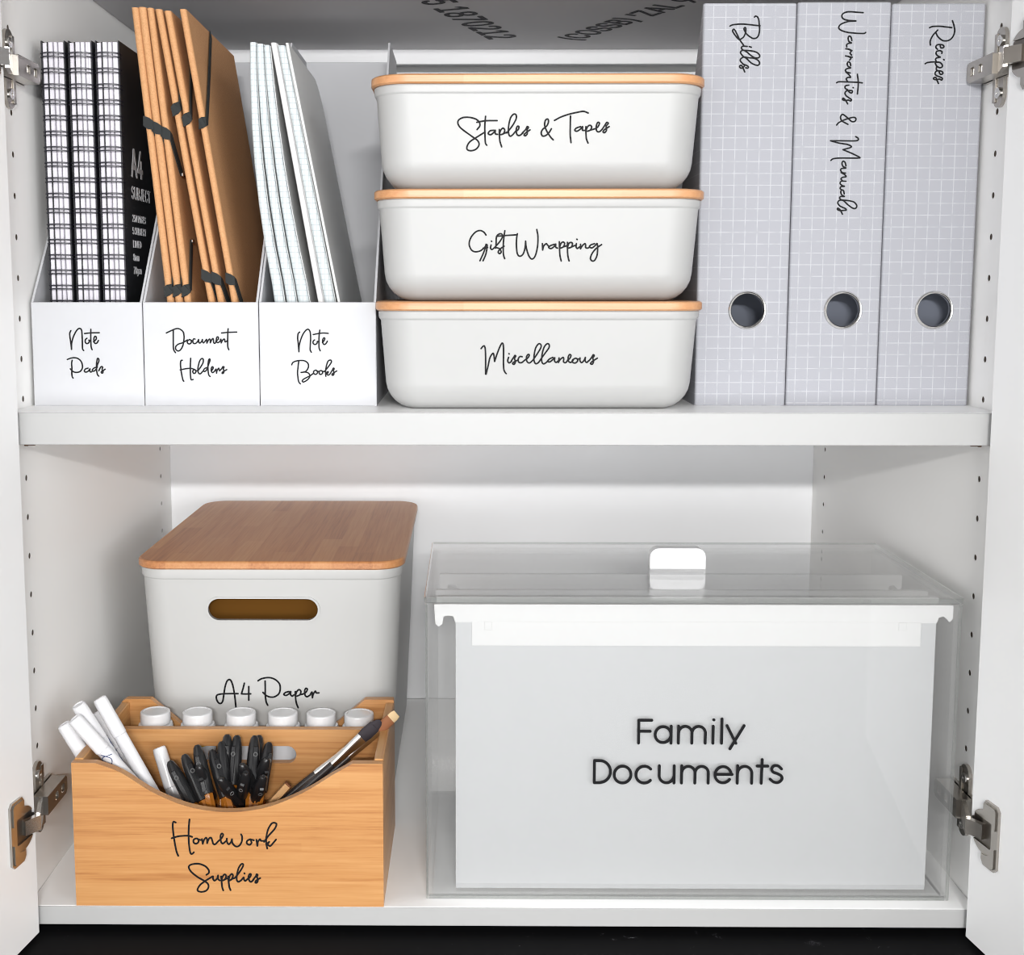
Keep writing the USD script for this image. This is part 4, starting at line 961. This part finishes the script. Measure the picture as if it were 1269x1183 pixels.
# ------------------------------------------------------------------ acrylic document box with hanging files
QX0, QX1, QY0, QY1, QZ1 = -0.0605, 0.3650, 0.0140, 0.2230, 0.3690
at_ = 0.0045
t = thing('acrylic_file_box', 'clear acrylic box lettered Family Documents', 'document box', ((QX0 + QX1) / 2, (QY0 + QY1) / 2, ZF))
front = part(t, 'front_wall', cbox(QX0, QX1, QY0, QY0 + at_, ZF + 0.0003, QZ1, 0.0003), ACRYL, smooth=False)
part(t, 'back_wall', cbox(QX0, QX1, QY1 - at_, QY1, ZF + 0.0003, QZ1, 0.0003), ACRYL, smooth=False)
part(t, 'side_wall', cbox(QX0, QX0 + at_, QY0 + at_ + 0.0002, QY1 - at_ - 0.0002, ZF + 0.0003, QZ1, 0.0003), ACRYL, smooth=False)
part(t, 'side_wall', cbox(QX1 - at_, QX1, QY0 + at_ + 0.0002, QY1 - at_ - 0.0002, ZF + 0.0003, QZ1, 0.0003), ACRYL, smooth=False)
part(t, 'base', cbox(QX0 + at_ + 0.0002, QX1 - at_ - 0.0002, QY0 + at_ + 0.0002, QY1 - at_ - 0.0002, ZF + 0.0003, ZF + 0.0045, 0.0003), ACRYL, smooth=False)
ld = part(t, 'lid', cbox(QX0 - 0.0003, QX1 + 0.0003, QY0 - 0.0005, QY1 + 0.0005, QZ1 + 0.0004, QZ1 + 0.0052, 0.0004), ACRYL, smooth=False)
# polished edges of the sheets, which catch the light
for m in (cbox(QX0 - 0.0002, QX0 + 0.0016, QY0 - 0.0003, QY0 + 0.0014, ZF + 0.0005, QZ1 - 0.0005, 0.0004), cbox(QX1 - 0.0022, QX1 + 0.0002, QY0 - 0.0003, QY0 + 0.0018, ZF + 0.0005, QZ1 - 0.0005, 0.0004),
          cbox(QX0 + 0.002, QX1 - 0.003, QY0 - 0.0002, QY0 + 0.0022, ZF + 0.0005, ZF + 0.0032, 0.0003),
          cbox(QX0, QX1, QY0 - 0.0012, QY0 - 0.0002, QZ1 + 0.0006, QZ1 + 0.0050, 0.0004), cbox(QX0, QX1, QY1 - 0.0012, QY1 + 0.0008, QZ1 + 0.0036, QZ1 + 0.0056, 0.0004),
          cbox(QX0 - 0.0010, QX0 + 0.0008, QY0, QY1 - 0.001, QZ1 + 0.0006, QZ1 + 0.0054, 0.0004), cbox(QX1 - 0.0008, QX1 + 0.0010, QY0, QY1 - 0.001, QZ1 + 0.0006, QZ1 + 0.0054, 0.0004)):
    part(t, 'polished_edge', m, ACEDGE)
part(ld, 'knob', extr(sbox(0.1322, QZ1 + 0.0053, 0.1808, 0.383).union(sbox(0.1322 + 0.008, QZ1 + 0.0053, 0.1808 - 0.008, 0.3925 - 0.008).buffer(0.008, 8)).intersection(sbox(0, QZ1 + 0.0053, 1, 1)), 0.1130, 0.1250, 'xz'), KNOBW, 'white acrylic handle')
part(ld, 'knob_reflection', extr(sbox(0.1322, 0.3625, 0.1808, QZ1 + 0.0002).union(sbox(0.1322 + 0.007, 0.3550 + 0.007, 0.1808 - 0.007, QZ1 - 0.004).buffer(0.007, 8)).intersection(sbox(0, 0.3, 1, QZ1 + 0.0002)), 0.1130, 0.1250, 'xz'), KNOBW, 'white tab under the lid standing in for the reflection of the handle')  # added tab that imitates the reflection of the handle in the lid
lettering(t, S_FAMILY, (720, 880, 4.7), (853, 930), (0.1506, QY0 - 0.0001, 0.2482), 0.000648, 0.000676, 0.0023)

hl = ['white hanging file at the front of the clear box', 'white hanging file second from the front of the clear box', 'white hanging file third from the front of the clear box', 'white hanging file at the back of the clear box']
for k, y in enumerate((0.0247, 0.0520, 0.0780, 0.1370)):
    x0, x1 = -0.0365 + 0.0015 * (k % 2), 0.3475 - 0.001 * (k % 2)
    zb, zt = ZF + 0.0049, (0.3660, 0.3652, 0.3640, 0.3636)[k]
    t = thing('hanging_file', hl[k], 'hanging file', ((x0 + x1) / 2, y, zb), 'hanging files in the clear box')
    hook = [(x0 - 0.0165, zt), (x1 + 0.0122, zt), (x1 + 0.0122, zt - 0.0100), (x1 + 0.0105, zt - 0.0120), (x1 + 0.0088, zt - 0.0100), (x1 + 0.0060, zt - 0.0075), (x1 + 0.0012, zt - 0.0085), (x1, zt - 0.0130),
            (x0, zt - 0.0130), (x0 - 0.0012, zt - 0.0085), (x0 - 0.0060, zt - 0.0075), (x0 - 0.0105, zt - 0.0085), (x0 - 0.0115, zt - 0.0150), (x0 - 0.0135, zt - 0.0165), (x0 - 0.0155, zt - 0.0150)]
    part(t, 'hook_rail', extr(Polygon(hook).buffer(0.0008, 3), y - 0.0044, y + 0.0012, 'xz'), W_PLAS, 'white plastic hook rail', smooth=30)
    # folded paper: two walls meeting in a rounded fold at the bottom
    prof = [(y - 0.0036, zt - 0.012), (y - 0.0042, zt - 0.10), (y - 0.0042, zb + 0.006), (y - 0.0030, zb + 0.0015), (y, zb), (y + 0.0030, zb + 0.0015), (y + 0.0042, zb + 0.006), (y + 0.0042, zt - 0.10), (y + 0.0036, zt - 0.012)]
    part(t, 'folder_sheet', extr(LineString(prof).buffer(0.0004, 2), x0, x1, 'yz'), W_PAPER, smooth=30)
    part(t, 'papers', cbox(x0 + 0.006, x1 - 0.006, y - 0.0024, y + 0.0024, zb + 0.006, zt - 0.022, 0.0004), BOOKWHITE)
    if k == 0:
        part(t, 'tab_strip', cbox(x0 + 0.013, x1 - 0.012, y - 0.0047, y - 0.00435, zt - 0.0330, zt - 0.0132, 0.0002), W_PLAS, 'pale index strip')
        for x in (x0 + 0.023, x1 - 0.030):
            part(t, 'index_clip', cbox(x, x + 0.006, y - 0.0054, y - 0.0048, zt - 0.020, zt - 0.0132, 0.0002), W_PLAS)
